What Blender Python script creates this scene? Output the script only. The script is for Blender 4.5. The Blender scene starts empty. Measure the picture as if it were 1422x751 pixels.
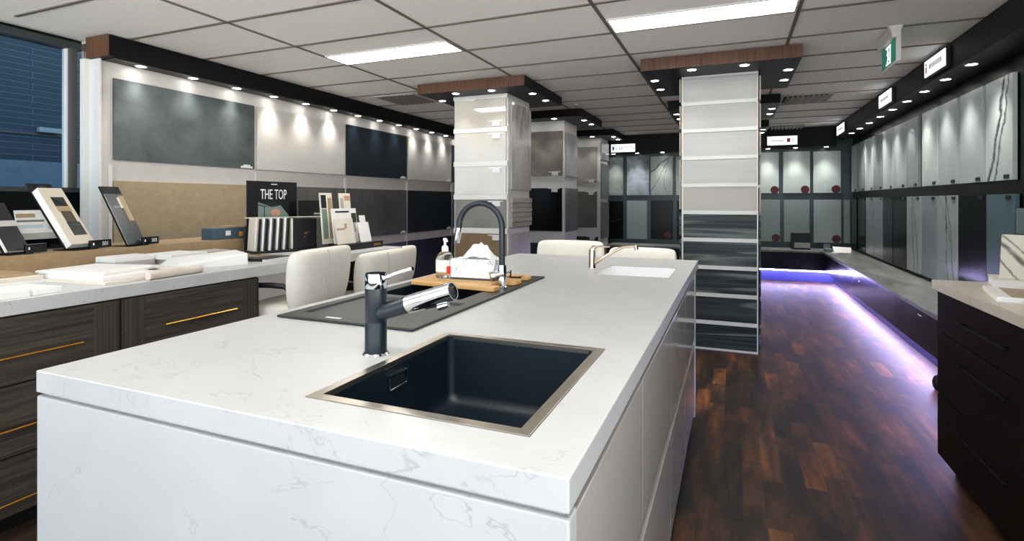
import bpy, bmesh, math, random
from mathutils import Vector, Matrix
random.seed(7)
PI = math.pi
sc = bpy.context.scene
COL = sc.collection

# ------------------------------------------------------------------ helpers
def lin(c):
    c = c / 255.0
    return c / 12.92 if c <= 0.04045 else ((c + 0.055) / 1.055) ** 2.4

def rgb(r, g, b):
    return (lin(r), lin(g), lin(b), 1.0)

def tag(o, label=None, cat=None, group=None, kind=None):
    if label: o['label'] = label
    if cat: o['category'] = cat
    if group: o['group'] = group
    if kind: o['kind'] = kind
    return o

class MB:
    """collects shapes in one bmesh"""
    def __init__(self):
        self.bm = bmesh.new()
    def hexa(self, pts):
        v = [self.bm.verts.new(p) for p in pts]
        for f in ((3, 2, 1, 0), (4, 5, 6, 7), (0, 1, 5, 4), (1, 2, 6, 5), (2, 3, 7, 6), (3, 0, 4, 7)):
            self.bm.faces.new([v[i] for i in f])
        return self
    def box(self, x0, x1, y0, y1, z0, z1):
        return self.hexa([(x0, y0, z0), (x1, y0, z0), (x1, y1, z0), (x0, y1, z0), (x0, y0, z1), (x1, y0, z1), (x1, y1, z1), (x0, y1, z1)])
    def obox(self, mat, sx, sy, sz):
        """box of size s with its bottom centre at the origin of mat"""
        a, b = sx / 2, sy / 2
        p = [(-a, -b, 0), (a, -b, 0), (a, b, 0), (-a, b, 0), (-a, -b, sz), (a, -b, sz), (a, b, sz), (-a, b, sz)]
        return self.hexa([mat @ Vector(q) for q in p])
    def tube(self, pts, rad, seg=14, cap=True):
        pts = [Vector(p) for p in pts]
        n = len(pts)
        if not isinstance(rad, (list, tuple)): rad = [rad] * n
        tans = []
        for i in range(n):
            t = (pts[min(i + 1, n - 1)] - pts[max(i - 1, 0)])
            tans.append(t.normalized())
        up = Vector((0, 0, 1)) if abs(tans[0].z) < 0.9 else Vector((1, 0, 0))
        nrm = tans[0].cross(up).normalized()
        rings = []
        for i in range(n):
            if i:
                ax = tans[i - 1].cross(tans[i])
                if ax.length > 1e-7:
                    nrm = Matrix.Rotation(tans[i - 1].angle(tans[i]), 3, ax.normalized()) @ nrm
            b = tans[i].cross(nrm).normalized()
            rings.append([self.bm.verts.new(pts[i] + (nrm * math.cos(2 * PI * k / seg) + b * math.sin(2 * PI * k / seg)) * rad[i]) for k in range(seg)])
        for i in range(n - 1):
            for k in range(seg):
                self.bm.faces.new([rings[i][k], rings[i][(k + 1) % seg], rings[i + 1][(k + 1) % seg], rings[i + 1][k]])
        if cap:
            self.bm.faces.new(list(reversed(rings[0])))
            self.bm.faces.new(rings[-1])
        return self
    def cyl(self, p0, p1, r0, r1=None, seg=24):
        return self.tube([p0, p1], [r0, r0 if r1 is None else r1], seg)
    def lathe(self, prof, o=(0, 0, 0), seg=32):
        rings = []
        for r, z in prof:
            if r < 1e-6:
                rings.append([self.bm.verts.new((o[0], o[1], o[2] + z))])
            else:
                rings.append([self.bm.verts.new((o[0] + r * math.cos(2 * PI * k / seg), o[1] + r * math.sin(2 * PI * k / seg), o[2] + z)) for k in range(seg)])
        for a, b in zip(rings, rings[1:]):
            for k in range(seg):
                j = (k + 1) % seg
                if len(a) == 1 and len(b) == 1: continue
                if len(a) == 1: self.bm.faces.new([a[0], b[j], b[k]][::-1])
                elif len(b) == 1: self.bm.faces.new([a[k], a[j], b[0]])
                else: self.bm.faces.new([a[k], a[j], b[j], b[k]])
        return self
    def prism(self, poly, f0, f1):
        """poly: list of 2-D points, f0/f1 map a 2-D point to its two 3-D ends"""
        a = [self.bm.verts.new(f0(p)) for p in poly]
        b = [self.bm.verts.new(f1(p)) for p in poly]
        self.bm.faces.new(list(reversed(a)))
        self.bm.faces.new(b)
        n = len(poly)
        for i in range(n):
            self.bm.faces.new([a[i], a[(i + 1) % n], b[(i + 1) % n], b[i]])
        return self
    def poly(self, pts):
        self.bm.faces.new([self.bm.verts.new(p) for p in pts])
        return self
    def plate(self, xs, ys, z0, z1, holes):
        """flat slab with rectangular holes; xs, ys sorted breaks containing the hole edges"""
        def hole(i, j):
            cx, cy = (xs[i] + xs[i + 1]) / 2, (ys[j] + ys[j + 1]) / 2
            return any(h[0] < cx < h[1] and h[2] < cy < h[3] for h in holes)
        V = {}
        def v(i, j, k):
            if (i, j, k) not in V: V[(i, j, k)] = self.bm.verts.new((xs[i], ys[j], (z0, z1)[k]))
            return V[(i, j, k)]
        nx, ny = len(xs) - 1, len(ys) - 1
        solid = lambda i, j: 0 <= i < nx and 0 <= j < ny and not hole(i, j)
        for i in range(nx):
            for j in range(ny):
                if not solid(i, j): continue
                self.bm.faces.new([v(i, j, 1), v(i + 1, j, 1), v(i + 1, j + 1, 1), v(i, j + 1, 1)])
                self.bm.faces.new([v(i, j + 1, 0), v(i + 1, j + 1, 0), v(i + 1, j, 0), v(i, j, 0)])
                if not solid(i - 1, j): self.bm.faces.new([v(i, j, 0), v(i, j, 1), v(i, j + 1, 1), v(i, j + 1, 0)])
                if not solid(i + 1, j): self.bm.faces.new([v(i + 1, j + 1, 0), v(i + 1, j + 1, 1), v(i + 1, j, 1), v(i + 1, j, 0)])
                if not solid(i, j - 1): self.bm.faces.new([v(i + 1, j, 0), v(i + 1, j, 1), v(i, j, 1), v(i, j, 0)])
                if not solid(i, j + 1): self.bm.faces.new([v(i, j + 1, 0), v(i, j + 1, 1), v(i + 1, j + 1, 1), v(i + 1, j + 1, 0)])
        return self
    def bowl(self, x0, x1, y0, y1, zt, zb, r=0.02, fil=0.02, th=0.006):
        """open basin, inside and outside skins"""
        def loop(ins, z, rr):
            L = []
            rr = max(rr, 0.003)
            for cx, cy, a0 in ((x1 - ins - rr, y1 - ins - rr, 0), (x0 + ins + rr, y1 - ins - rr, 90), (x0 + ins + rr, y0 + ins + rr, 180), (x1 - ins - rr, y0 + ins + rr, 270)):
                for k in range(7):
                    a = math.radians(a0 + 15 * k)
                    L.append(self.bm.verts.new((cx + rr * math.cos(a), cy + rr * math.sin(a), z)))
            return L
        loops = [loop(-th, zb - th, r + th), loop(-th, zt, r + th), loop(0, zt, r), loop(0.002, zb + fil, r)]
        for k in range(1, 6):
            a = PI / 2 * k / 5
            loops.append(loop(0.002 + fil * (1 - math.cos(a)), zb + fil * (1 - math.sin(a)), r + fil * 0.3))
        n = len(loops[0])
        for a, b in zip(loops, loops[1:]):
            for i in range(n):
                self.bm.faces.new([a[i], a[(i + 1) % n], b[(i + 1) % n], b[i]][::-1])
        self.bm.faces.new(loops[-1])
        self.bm.faces.new(list(reversed(loops[0])))
        return self

def root_loc(o):
    v = Vector((0, 0, 0))
    while o is not None:
        v += o.location
        o = o.parent
    return v

def obj(name, mb, m, parent=None, bevel=0.0, smooth=False, local=False, subsurf=0):
    bm = mb.bm
    bmesh.ops.recalc_face_normals(bm, faces=bm.faces)
    me = bpy.data.meshes.new(name)
    if parent is None:
        xs = [v.co for v in bm.verts]
        lo = Vector((min(c.x for c in xs), min(c.y for c in xs), min(c.z for c in xs)))
        hi = Vector((max(c.x for c in xs), max(c.y for c in xs), max(c.z for c in xs)))
        off = Vector(((lo.x + hi.x) / 2, (lo.y + hi.y) / 2, lo.z))
    else:
        off = Vector((0, 0, 0)) if local else root_loc(parent)
    bmesh.ops.translate(bm, verts=bm.verts, vec=-off)
    bm.to_mesh(me)
    bm.free()
    o = bpy.data.objects.new(name, me)
    COL.objects.link(o)
    if parent is None:
        o.location = off
    else:
        o.parent = parent
    if m: me.materials.append(m)
    if smooth:
        for p in me.polygons: p.use_smooth = True
        if smooth != 'all':
            me.set_sharp_from_angle(angle=math.radians(38))
    if subsurf:
        md = o.modifiers.new('sub', 'SUBSURF'); md.levels = subsurf; md.render_levels = subsurf
    if bevel:
        md = o.modifiers.new('bev', 'BEVEL'); md.width = bevel; md.segments = 2
        md.limit_method = 'ANGLE'; md.angle_limit = math.radians(35)
    return o

def thing(name, label, cat, loc, group=None, rotz=0.0):
    o = bpy.data.objects.new(name, None)
    COL.objects.link(o)
    o.location = loc
    o.rotation_euler = (0, 0, rotz)
    o.empty_display_size = 0.1
    return tag(o, label, cat, group)

def copy_tree(o, loc=None, label=None, rotz=None):
    c = o.copy(); COL.objects.link(c)
    for ch in o.children:
        k = ch.copy(); COL.objects.link(k); k.parent = c
        for g in ch.children:
            d = g.copy(); COL.objects.link(d); d.parent = k
    if loc is not None: c.location = loc
    if rotz is not None: c.rotation_euler = (0, 0, rotz)
    if label: c['label'] = label
    return c

def struct(name, mb, m, bevel=0.0):
    return tag(obj(name, mb, m, bevel=bevel), kind='structure')

def text_mb(s, h, org, right, up, mb=None, xs=1.0, depth=0.0015, align='CENTER'):
    """lettering as flat extruded mesh; org = baseline point"""
    cu = bpy.data.curves.new('lettering', 'FONT')
    cu.body = s; cu.size = h / 0.72; cu.align_x = align; cu.extrude = depth; cu.resolution_u = 3
    o = bpy.data.objects.new('lettering', cu); COL.objects.link(o)
    bpy.context.view_layer.update()
    dg = bpy.context.evaluated_depsgraph_get()
    me = bpy.data.meshes.new_from_object(o.evaluated_get(dg))
    bpy.data.objects.remove(o); bpy.data.curves.remove(cu)
    right, up = Vector(right).normalized(), Vector(up).normalized()
    nn = right.cross(up)
    org = Vector(org)
    mb = mb or MB()
    n0 = len(mb.bm.verts)
    mb.bm.from_mesh(me)
    mb.bm.verts.ensure_lookup_table()
    for v in mb.bm.verts[n0:]:
        c = v.co
        v.co = org + right * (c.x * xs) + up * c.y + nn * c.z
    bpy.data.meshes.remove(me)
    return mb

# ------------------------------------------------------------------ materials
def new_mat(name):
    m = bpy.data.materials.new(name)
    m.use_nodes = True
    nt = m.node_tree
    return m, nt, nt.nodes['Principled BSDF']

def coords(nt, scale=(1, 1, 1), rnd=True, rot=(0, 0, 0)):
    tc = nt.nodes.new('ShaderNodeTexCoord')
    mp = nt.nodes.new('ShaderNodeMapping')
    mp.inputs['Scale'].default_value = scale
    mp.inputs['Rotation'].default_value = rot
    nt.links.new(tc.outputs['Object'], mp.inputs['Vector'])
    if rnd:
        oi = nt.nodes.new('ShaderNodeObjectInfo')
        mu = nt.nodes.new('ShaderNodeMath'); mu.operation = 'MULTIPLY'; mu.inputs[1].default_value = 37.0
        nt.links.new(oi.outputs['Random'], mu.inputs[0])
        ad = nt.nodes.new('ShaderNodeVectorMath'); ad.operation = 'ADD'
        nt.links.new(mp.outputs['Vector'], ad.inputs[0])
        nt.links.new(mu.outputs[0], ad.inputs[1])
        return ad.outputs[0]
    return mp.outputs['Vector']

def noise(nt, vec, scale, detail=4.0, rough=0.55, dist=0.0):
    n = nt.nodes.new('ShaderNodeTexNoise')
    n.inputs['Scale'].default_value = scale
    n.inputs['Detail'].default_value = detail
    n.inputs['Roughness'].default_value = rough
    n.inputs['Distortion'].default_value = dist
    nt.links.new(vec, n.inputs['Vector'])
    return n.outputs['Fac']

def ramp(nt, fac, stops):
    r = nt.nodes.new('ShaderNodeValToRGB')
    cr = r.color_ramp
    cr.elements[0].position, cr.elements[0].color = stops[0]
    cr.elements[1].position, cr.elements[1].color = stops[-1]
    for p, c in stops[1:-1]:
        e = cr.elements.new(p); e.color = c
    nt.links.new(fac, r.inputs['Fac'])
    return r.outputs['Color']

def math_n(nt, op, a, b=None, clamp=False):
    n = nt.nodes.new('ShaderNodeMath'); n.operation = op; n.use_clamp = clamp
    for i, x in enumerate((a, b)):
        if x is None: continue
        if isinstance(x, (int, float)): n.inputs[i].default_value = x
        else: nt.links.new(x, n.inputs[i])
    return n.outputs[0]

def mixc(nt, fac, a, b, mode='MIX'):
    n = nt.nodes.new('ShaderNodeMix'); n.data_type = 'RGBA'; n.blend_type = mode
    if isinstance(fac, (int, float)): n.inputs['Factor'].default_value = fac
    else: nt.links.new(fac, n.inputs['Factor'])
    for s, x in (('A', a), ('B', b)):
        i = [q for q in n.inputs if q.name == s and q.type == 'RGBA'][0]
        if isinstance(x, tuple): i.default_value = x
        else: nt.links.new(x, i)
    return [q for q in n.outputs if q.type == 'RGBA'][0]

def bump(nt, b, fac, strength=0.2, dist=0.01):
    n = nt.nodes.new('ShaderNodeBump')
    n.inputs['Strength'].default_value = strength
    n.inputs['Distance'].default_value = dist
    nt.links.new(fac, n.inputs['Height'])
    nt.links.new(n.outputs['Normal'], b.inputs['Normal'])

def plain(name, c, rough=0.5, metal=0.0, spec=0.5, emit=None, es=0.0, coat=0.0):
    """a colour with a faint grain in its roughness"""
    m, nt, b = new_mat(name)
    b.inputs['Base Color'].default_value = c
    b.inputs['Metallic'].default_value = metal
    b.inputs['Specular IOR Level'].default_value = spec
    b.inputs['Coat Weight'].default_value = coat
    b.inputs['Coat Roughness'].default_value = 0.04
    if rough < 0.2:
        f = noise(nt, coords(nt, (1, 1, 1), False), 1.5, 1.0)
    else:
        f = noise(nt, coords(nt, (1, 1, 1), False), 40.0, 2.0)
    r = math_n(nt, 'MULTIPLY_ADD', f, 0.08 if rough >= 0.2 else 0.02)
    r.node.inputs[2].default_value = max(rough - (0.04 if rough >= 0.2 else 0.01), 0.0)
    nt.links.new(r, b.inputs['Roughness'])
    if emit:
        b.inputs['Emission Color'].default_value = emit
        b.inputs['Emission Strength'].default_value = es
    return m

def stone(name, c1, c2, scale=3.0, rough=0.4, spec=0.5, spread=0.18, stretch=(1, 1, 1), bmp=0.0, detail=6.0):
    m, nt, b = new_mat(name)
    v = coords(nt, stretch)
    f = noise(nt, v, scale, detail, 0.62, 0.4)
    nt.links.new(ramp(nt, f, [(0.5 - spread, c1), (0.5 + spread, c2)]), b.inputs['Base Color'])
    b.inputs['Roughness'].default_value = rough
    b.inputs['Specular IOR Level'].default_value = spec
    if bmp: bump(nt, b, noise(nt, v, scale * 12, 3), bmp, 0.004)
    return m

def marble(name, base, base2, vein, scale=1.2, width=0.018, rough=0.25, stretch=(1, 1, 1), amount=1.0, dist=1.6, rot=(0, 0, 0), broken=True, spec=0.5):
    m, nt, b = new_mat(name)
    v = coords(nt, stretch, True, rot)
    f = noise(nt, v, scale, 5, 0.6, dist)
    d = math_n(nt, 'ABSOLUTE', math_n(nt, 'SUBTRACT', f, 0.5))
    mask = math_n(nt, 'SUBTRACT', 1.0, math_n(nt, 'DIVIDE', d, width, True), True)
    if broken:
        g = noise(nt, v, scale * 1.7, 2)
        mask = math_n(nt, 'MULTIPLY', mask, math_n(nt, 'MULTIPLY', math_n(nt, 'SUBTRACT', g, 0.46), 7.0, True), True)
    mask = math_n(nt, 'MULTIPLY', mask, amount, True)
    bg = ramp(nt, noise(nt, v, scale * 2.2, 5), [(0.3, base), (0.7, base2)])
    nt.links.new(mixc(nt, mask, bg, vein), b.inputs['Base Color'])
    b.inputs['Roughness'].default_value = rough
    b.inputs['Specular IOR Level'].default_value = spec
    return m

def wood(name, cols, along='x', scale=1.0, rough=0.45, rings=True, spec=0.4, grain=0.35, bmp=0.15):
    """grain running along one axis; cols dark..light"""
    m, nt, b = new_mat(name)
    k = {'x': (0.35, 6, 6), 'y': (6, 0.35, 6), 'z': (6, 6, 0.35)}[along]
    v = coords(nt, tuple(q * scale for q in k))
    f = noise(nt, v, 1.6, 3, 0.5, 0.6)
    if rings:
        f = math_n(nt, 'FRACT', math_n(nt, 'MULTIPLY', f, 5.0))
        f = math_n(nt, 'ABSOLUTE', math_n(nt, 'SUBTRACT', math_n(nt, 'MULTIPLY', f, 2.0), 1.0))
    k2 = {'x': (1, 60, 60), 'y': (60, 1, 60), 'z': (60, 60, 1)}[along]
    fine = noise(nt, coords(nt, tuple(q * scale for q in k2)), 1.0, 3, 0.6)
    h = mixc(nt, grain, ramp(nt, f, [(i / (len(cols) - 1), c) for i, c in enumerate(cols)]), ramp(nt, fine, [(0.35, cols[0]), (0.65, cols[-1])]))
    nt.links.new(h, b.inputs['Base Color'])
    b.inputs['Roughness'].default_value = rough
    b.inputs['Specular IOR Level'].default_value = spec
    if bmp: bump(nt, b, fine, bmp, 0.002)
    return m

def emission(name, c, s):
    m, nt, b = new_mat(name)
    b.inputs['Base Color'].default_value = c
    b.inputs['Emission Color'].default_value = c
    b.inputs['Emission Strength'].default_value = s
    return m

def clear(name, c, rough=0.02, ior=1.3):
    m, nt, b = new_mat(name)
    b.inputs['Base Color'].default_value = c
    b.inputs['Transmission Weight'].default_value = 1.0
    b.inputs['IOR'].default_value = ior
    b.inputs['Roughness'].default_value = rough
    return m

M = {}
# worktop quartz: white with thin grey veins
M['quartz'] = marble('white_veined_quartz', rgb(191, 191, 190), rgb(185, 185, 184), rgb(147, 147, 147), 2.6, 0.007, 0.36, amount=0.6, dist=1.1)
M['quartz_side'] = marble('counter_quartz', rgb(198, 198, 197), rgb(188, 188, 187), rgb(148, 148, 148), 3.0, 0.008, 0.35, amount=0.6, dist=1.1)
M['gloss_greige'] = plain('gloss_greige_lacquer', rgb(186, 180, 174), 0.13, 0, 0.7)
M['channel'] = plain('pale_aluminium_channel', rgb(205, 212, 212), 0.35, 0.0)
M['white_panel'] = plain('white_laminate', rgb(214, 213, 210), 0.4)
M['white_wall'] = stone('white_display_wall_paint', rgb(196, 193, 188), rgb(204, 201, 196), 6, 0.55, 0.3)
M['ceiling'] = stone('ceiling_tile_board', rgb(238, 235, 230), rgb(247, 245, 241), 60, 0.9, 0.1, bmp=0.05)
M['tbar'] = plain('ceiling_grid_metal', rgb(112, 104, 96), 0.6, 0.0, 0.3)
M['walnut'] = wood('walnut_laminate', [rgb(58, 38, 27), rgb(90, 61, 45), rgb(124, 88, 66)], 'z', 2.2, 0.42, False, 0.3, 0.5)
M['soffit_black'] = plain('dark_soffit_lining', rgb(9, 14, 18), 0.4, 0.0, 0.15)
M['walnut_shaded'] = wood('shade_painted_walnut', [rgb(9, 11, 13), rgb(14, 15, 17), rgb(20, 20, 21)], 'z', 2.2, 0.45, False, 0.15, 0.4)  # walnut again, with the shade on its unlit faces put into the colour
M['lamp'] = emission('downlight_glow', (1, 0.97, 0.92, 1), 14)
M['lampring'] = plain('downlight_ring', rgb(225, 225, 225), 0.25, 0.6)
M['panel_glow'] = emission('ceiling_panel_glow', (1.0, 0.985, 0.95, 1), 10.5)
M['chrome'] = plain('chrome', rgb(225, 228, 232), 0.07, 1.0)
M['steel'] = plain('brushed_steel', rgb(196, 186, 172), 0.3, 1.0)
M['nickel'] = plain('warm_brushed_nickel', rgb(214, 198, 178), 0.18, 1.0)
M['tap_black'] = plain('matt_black_tap', rgb(22, 32, 40), 0.38, 0.0, 0.5)
M['granite_black'] = stone('black_granite_composite', rgb(5, 19, 29), rgb(10, 28, 40), 220, 0.42, 0.5, bmp=0.12)
M['granite_grey'] = stone('charcoal_granite_composite', rgb(30, 33, 35), rgb(44, 46, 47), 260, 0.4, 0.5, bmp=0.12)
M['white_sink'] = plain('white_ceramic', rgb(246, 246, 246), 0.15)
M['bamboo'] = wood('bamboo', [rgb(196, 142, 78), rgb(222, 172, 106), rgb(232, 188, 126)], 'x', 1.5, 0.45, False, 0.4, 0.4)
M['rubber'] = plain('black_rubber', rgb(14, 16, 18), 0.6)
M['handle_black'] = plain('matt_black_handle', rgb(8, 8, 9), 0.6, 0, 0.1)
M['black_gloss'] = plain('black_acrylic', rgb(9, 12, 16), 0.15)
M['black_satin'] = plain('black_card', rgb(12, 14, 19), 0.4)
M['leather'] = stone('cream_leather', rgb(234, 228, 214), rgb(241, 235, 224), 30, 0.42, 0.4, bmp=0.08)
M['stitch'] = plain('cream_seam', rgb(208, 200, 186), 0.5)
M['darkwood'] = wood('dark_grey_oak_grain', [rgb(40, 37, 33), rgb(58, 53, 47), rgb(80, 73, 64)], 'y', 1.6, 0.5, True, 0.3, 0.6)
M['darkwood_v'] = wood('dark_grey_oak_upright', [rgb(40, 37, 33), rgb(58, 53, 47), rgb(80, 73, 64)], 'z', 1.6, 0.5, False, 0.3, 0.6)
M['brass'] = plain('brass', rgb(226, 170, 84), 0.22, 1.0)
M['beige'] = stone('beige_stone_board', rgb(150, 124, 92), rgb(166, 140, 108), 40, 0.5, 0.3)
M['paper'] = stone('white_board', rgb(232, 230, 226), rgb(240, 238, 234), 8, 0.5, 0.3)
M['cream'] = stone('cream_board', rgb(220, 212, 198), rgb(230, 222, 208), 8, 0.5, 0.3)
M['greyboard'] = stone('light_grey_board', rgb(168, 166, 162), rgb(180, 178, 174), 12, 0.5, 0.3)
M['bluebox'] = plain('blue_grey_card', rgb(66, 84, 98), 0.55)
M['orange'] = plain('orange_sticker', rgb(240, 160, 30), 0.5)
M['red'] = plain('red_print', rgb(232, 48, 30), 0.45)
M['pinkred'] = plain('faded_red_print', rgb(228, 90, 120), 0.5)
M['grey_ink'] = plain('grey_ink', rgb(40, 48, 56), 0.6)
M['dark_ink'] = plain('dark_ink', rgb(60, 66, 72), 0.6)
M['white_ink'] = plain('white_ink', rgb(232, 232, 230), 0.5)
M['green'] = plain('green_sign', rgb(14, 92, 76), 0.4, emit=rgb(14, 110, 90), es=0.25)
M['white_lit'] = plain('white_sign_figure', rgb(235, 240, 238), 0.4, emit=rgb(235, 240, 238), es=0.5)
M['offwhite_plastic'] = plain('off_white_plastic', rgb(212, 208, 202), 0.45)
M['sign_glow'] = emission('backlit_sign_face', (0.93, 0.96, 1.0, 1), 0.5)
M['teal_wall'] = plain('grey_teal_wall', rgb(62, 76, 78), 0.25, 0.0, 0.35)
M['black_wall'] = plain('black_wall_lining', rgb(4, 9, 13), 0.35, 0.0, 0.15)
M['bench_front'] = plain('dark_blue_gloss_front', rgb(10, 15, 24), 0.2, 0.0, 0.25)
M['bench_top'] = stone('grey_cloudy_stone', rgb(84, 88, 87), rgb(136, 139, 136), 4.0, 0.3, 0.5, stretch=(1.6, 0.5, 1))
M['kick_blue'] = plain('blue_grey_kickboard', rgb(34, 38, 92), 0.4)
M['led'] = emission('violet_led', (0.58, 0.50, 1.0, 1), 62)
M['cabinet_dark'] = wood('dark_walnut_cabinet', [rgb(11, 8, 7), rgb(17, 12, 10), rgb(26, 18, 15)], 'z', 2.0, 0.5, False, 0.1, 0.5)
M['beige_top'] = stone('pale_beige_quartz', rgb(196, 184, 168), rgb(208, 197, 182), 25, 0.3)
M['red_sticker'] = plain('dark_red_round_sticker', rgb(72, 22, 30), 0.5)
M['grille'] = plain('grey_grille', rgb(176, 174, 168), 0.5)
M['duct'] = plain('dark_duct', rgb(14, 18, 22), 0.8)
M['frame_grey'] = plain('window_frame_dark', rgb(44, 50, 52), 0.5)
M['frame_beige'] = plain('window_frame_beige', rgb(74, 74, 70), 0.5, 0, 0.2)
M['label'] = plain('clear_price_holder', rgb(214, 216, 216), 0.3)
M['screen_grey'] = plain('grey_sample', rgb(110, 122, 124), 0.4)
M['pic_a'] = plain('picture_brown', rgb(70, 56, 42), 0.4)
M['pic_b'] = plain('picture_tan', rgb(172, 146, 112), 0.4)
M['pic_c'] = plain('picture_green_grey', rgb(122, 138, 130), 0.4)
M['pic_d'] = plain('picture_sky', rgb(190, 205, 210), 0.4)
M['pic_e'] = plain('picture_dark', rgb(28, 34, 36), 0.4)
M['pic_f'] = plain('picture_skin', rgb(196, 150, 124), 0.4)
M['gold'] = plain('gold_print', rgb(190, 150, 70), 0.3, 0.8)
M['tube_paper'] = stone('kraft_paper_roll', rgb(216, 206, 194), rgb(200, 186, 172), 10, 0.6)
M['leaf'] = plain('picture_leaf', rgb(40, 58, 44), 0.5)

def floor_mat():
    m, nt, b = new_mat('dark_timber_planks')
    v = coords(nt, (1, 1, 1), False, (0, 0, PI / 2))
    br = nt.nodes.new('ShaderNodeTexBrick')
    br.inputs['Color1'].default_value = (0, 0, 0, 1); br.inputs['Color2'].default_value = (1, 1, 1, 1)
    br.inputs['Mortar'].default_value = (0.2, 0.2, 0.2, 1)
    br.inputs['Scale'].default_value = 1.0
    br.inputs['Mortar Size'].default_value = 0.0012
    br.inputs['Brick Width'].default_value = 0.40
    br.inputs['Row Height'].default_value = 0.09
    br.offset = 0.37; br.offset_frequency = 2
    nt.links.new(v, br.inputs['Vector'])
    blotch = noise(nt, coords(nt, (7, 1.6, 1), False), 1.3, 4, 0.6, 0.5)
    fac = math_n(nt, 'ADD', math_n(nt, 'MULTIPLY', br.outputs['Color'], 0.55), math_n(nt, 'SUBTRACT', math_n(nt, 'MULTIPLY', blotch, 1.7), 0.6))
    base = ramp(nt, fac, [(0.0, rgb(34, 34, 35)), (0.25, rgb(46, 41, 38)), (0.5, rgb(68, 50, 38)), (0.75, rgb(98, 66, 43)), (1.0, rgb(136, 86, 48))])
    v2 = coords(nt, (11, 1.1, 1), False)
    g = noise(nt, v2, 1.6, 6, 0.65, 0.8)
    c = mixc(nt, 0.85, base, ramp(nt, g, [(0.3, (0.2, 0.22, 0.24, 1)), (0.7, (1.35, 1.28, 1.2, 1))]), 'MULTIPLY')
    big = noise(nt, coords(nt, (0.9, 0.6, 1), False), 1.4, 3)
    c = mixc(nt, 0.8, c, ramp(nt, big, [(0.3, (0.45, 0.5, 0.55, 1)), (0.7, (1.15, 1.1, 1.05, 1))]), 'MULTIPLY')
    nt.links.new(c, b.inputs['Base Color'])
    rr = math_n(nt, 'MULTIPLY_ADD', g, 0.2); rr.node.inputs[2].default_value = 0.4
    nt.links.new(rr, b.inputs['Roughness'])
    b.inputs['Specular IOR Level'].default_value = 0.25
    bump(nt, b, g, 0.12, 0.003)
    return m
M['floor'] = floor_mat()

def brick_mat():
    m, nt, b = new_mat('dark_painted_brick')
    v = coords(nt, (1, 1, 1), False, (PI / 2, 0, PI / 2))
    tc = nt.nodes.new('ShaderNodeTexCoord')
    sx = nt.nodes.new('ShaderNodeSeparateXYZ'); nt.links.new(tc.outputs['Object'], sx.inputs[0])
    cx = nt.nodes.new('ShaderNodeCombineXYZ')
    nt.links.new(sx.outputs['Y'], cx.inputs['X']); nt.links.new(sx.outputs['Z'], cx.inputs['Y'])
    br = nt.nodes.new('ShaderNodeTexBrick')
    br.inputs['Color1'].default_value = rgb(26, 42, 54); br.inputs['Color2'].default_value = rgb(30, 47, 58)
    br.inputs['Mortar'].default_value = rgb(66, 84, 96)
    br.inputs['Scale'].default_value = 1.0
    br.inputs['Mortar Size'].default_value = 0.003
    br.inputs['Brick Width'].default_value = 0.85
    br.inputs['Row Height'].default_value = 0.076
    nt.links.new(cx.outputs[0], br.inputs['Vector'])
    nt.links.new(br.outputs['Color'], b.inputs['Base Color'])
    b.inputs['Roughness'].default_value = 0.9
    return m
M['brick'] = brick_mat()
M['render_grey'] = stone('grey_render', rgb(66, 84, 98), rgb(78, 96, 110), 9, 0.9)
M['glass'] = clear('tinted_window_glass', (0.60, 0.72, 0.80, 1), 0.0, 1.0)
M['clear'] = clear('clear_acrylic', (0.97, 0.98, 0.98, 1), 0.02, 1.35)
M['pet'] = clear('clear_bottle_plastic', (0.94, 0.97, 0.98, 1), 0.03, 1.2)

# ------------------------------------------------------------------ setting
CEIL = 2.542
XL, XR, YB = -4.405, 1.83, 10.36
ZI = 0.93
struct('floor', MB().box(-4.9, 2.1, -2.6, 10.6, -0.1, 0.0), M['floor'])
struct('ceiling', MB().box(-4.9, 2.1, -2.6, 10.6, CEIL + 0.006, CEIL + 0.1), M['ceiling'])
# T-bar grid (hangs 6 mm below the tiles' faces)
g = MB()
w = 0.011
k = -4
while k < 3:
    x = -0.81 + 1.2 * k
    if -4.4 < x < 1.7: g.box(x - w, x + w, -2.5, 10.3, CEIL - 0.001, CEIL + 0.008)
    k += 1
for k in range(-10, 12):
    y = 3.90 + 0.62 * k
    if -2.4 < y < 10.2: g.box(-4.4, 1.8, y - w, y + w, CEIL - 0.001, CEIL + 0.008)
struct('ceiling_grid', g, M['tbar'])

# display wall on the left, with a return end and white battens between the slabs
wl = MB().box(-4.62, XL, 2.55, 10.36, 0, CEIL)
PY = [2.642 + 1.341 * i for i in range(6)]       # slab starts
PW = 1.305
struct('wall_left', wl, M['white_wall'])
bt = MB()
for i in range(6):
    y = PY[i] - (PY[1] - PY[0] - PW) / 2
    bt.box(XL, XL + 0.014, y - 0.012, y + 0.012, 0.0, 1.6)
struct('trim_1', bt, M['white_panel'], 0.002)
struct('trim_2', MB().box(-4.55, XL + 0.03, 2.535, 2.55, 0.0, 2.39).box(-4.55, -4.50, 2.50, 2.55, 0.0, 2.39), M['white_panel'], 0.002)
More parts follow.
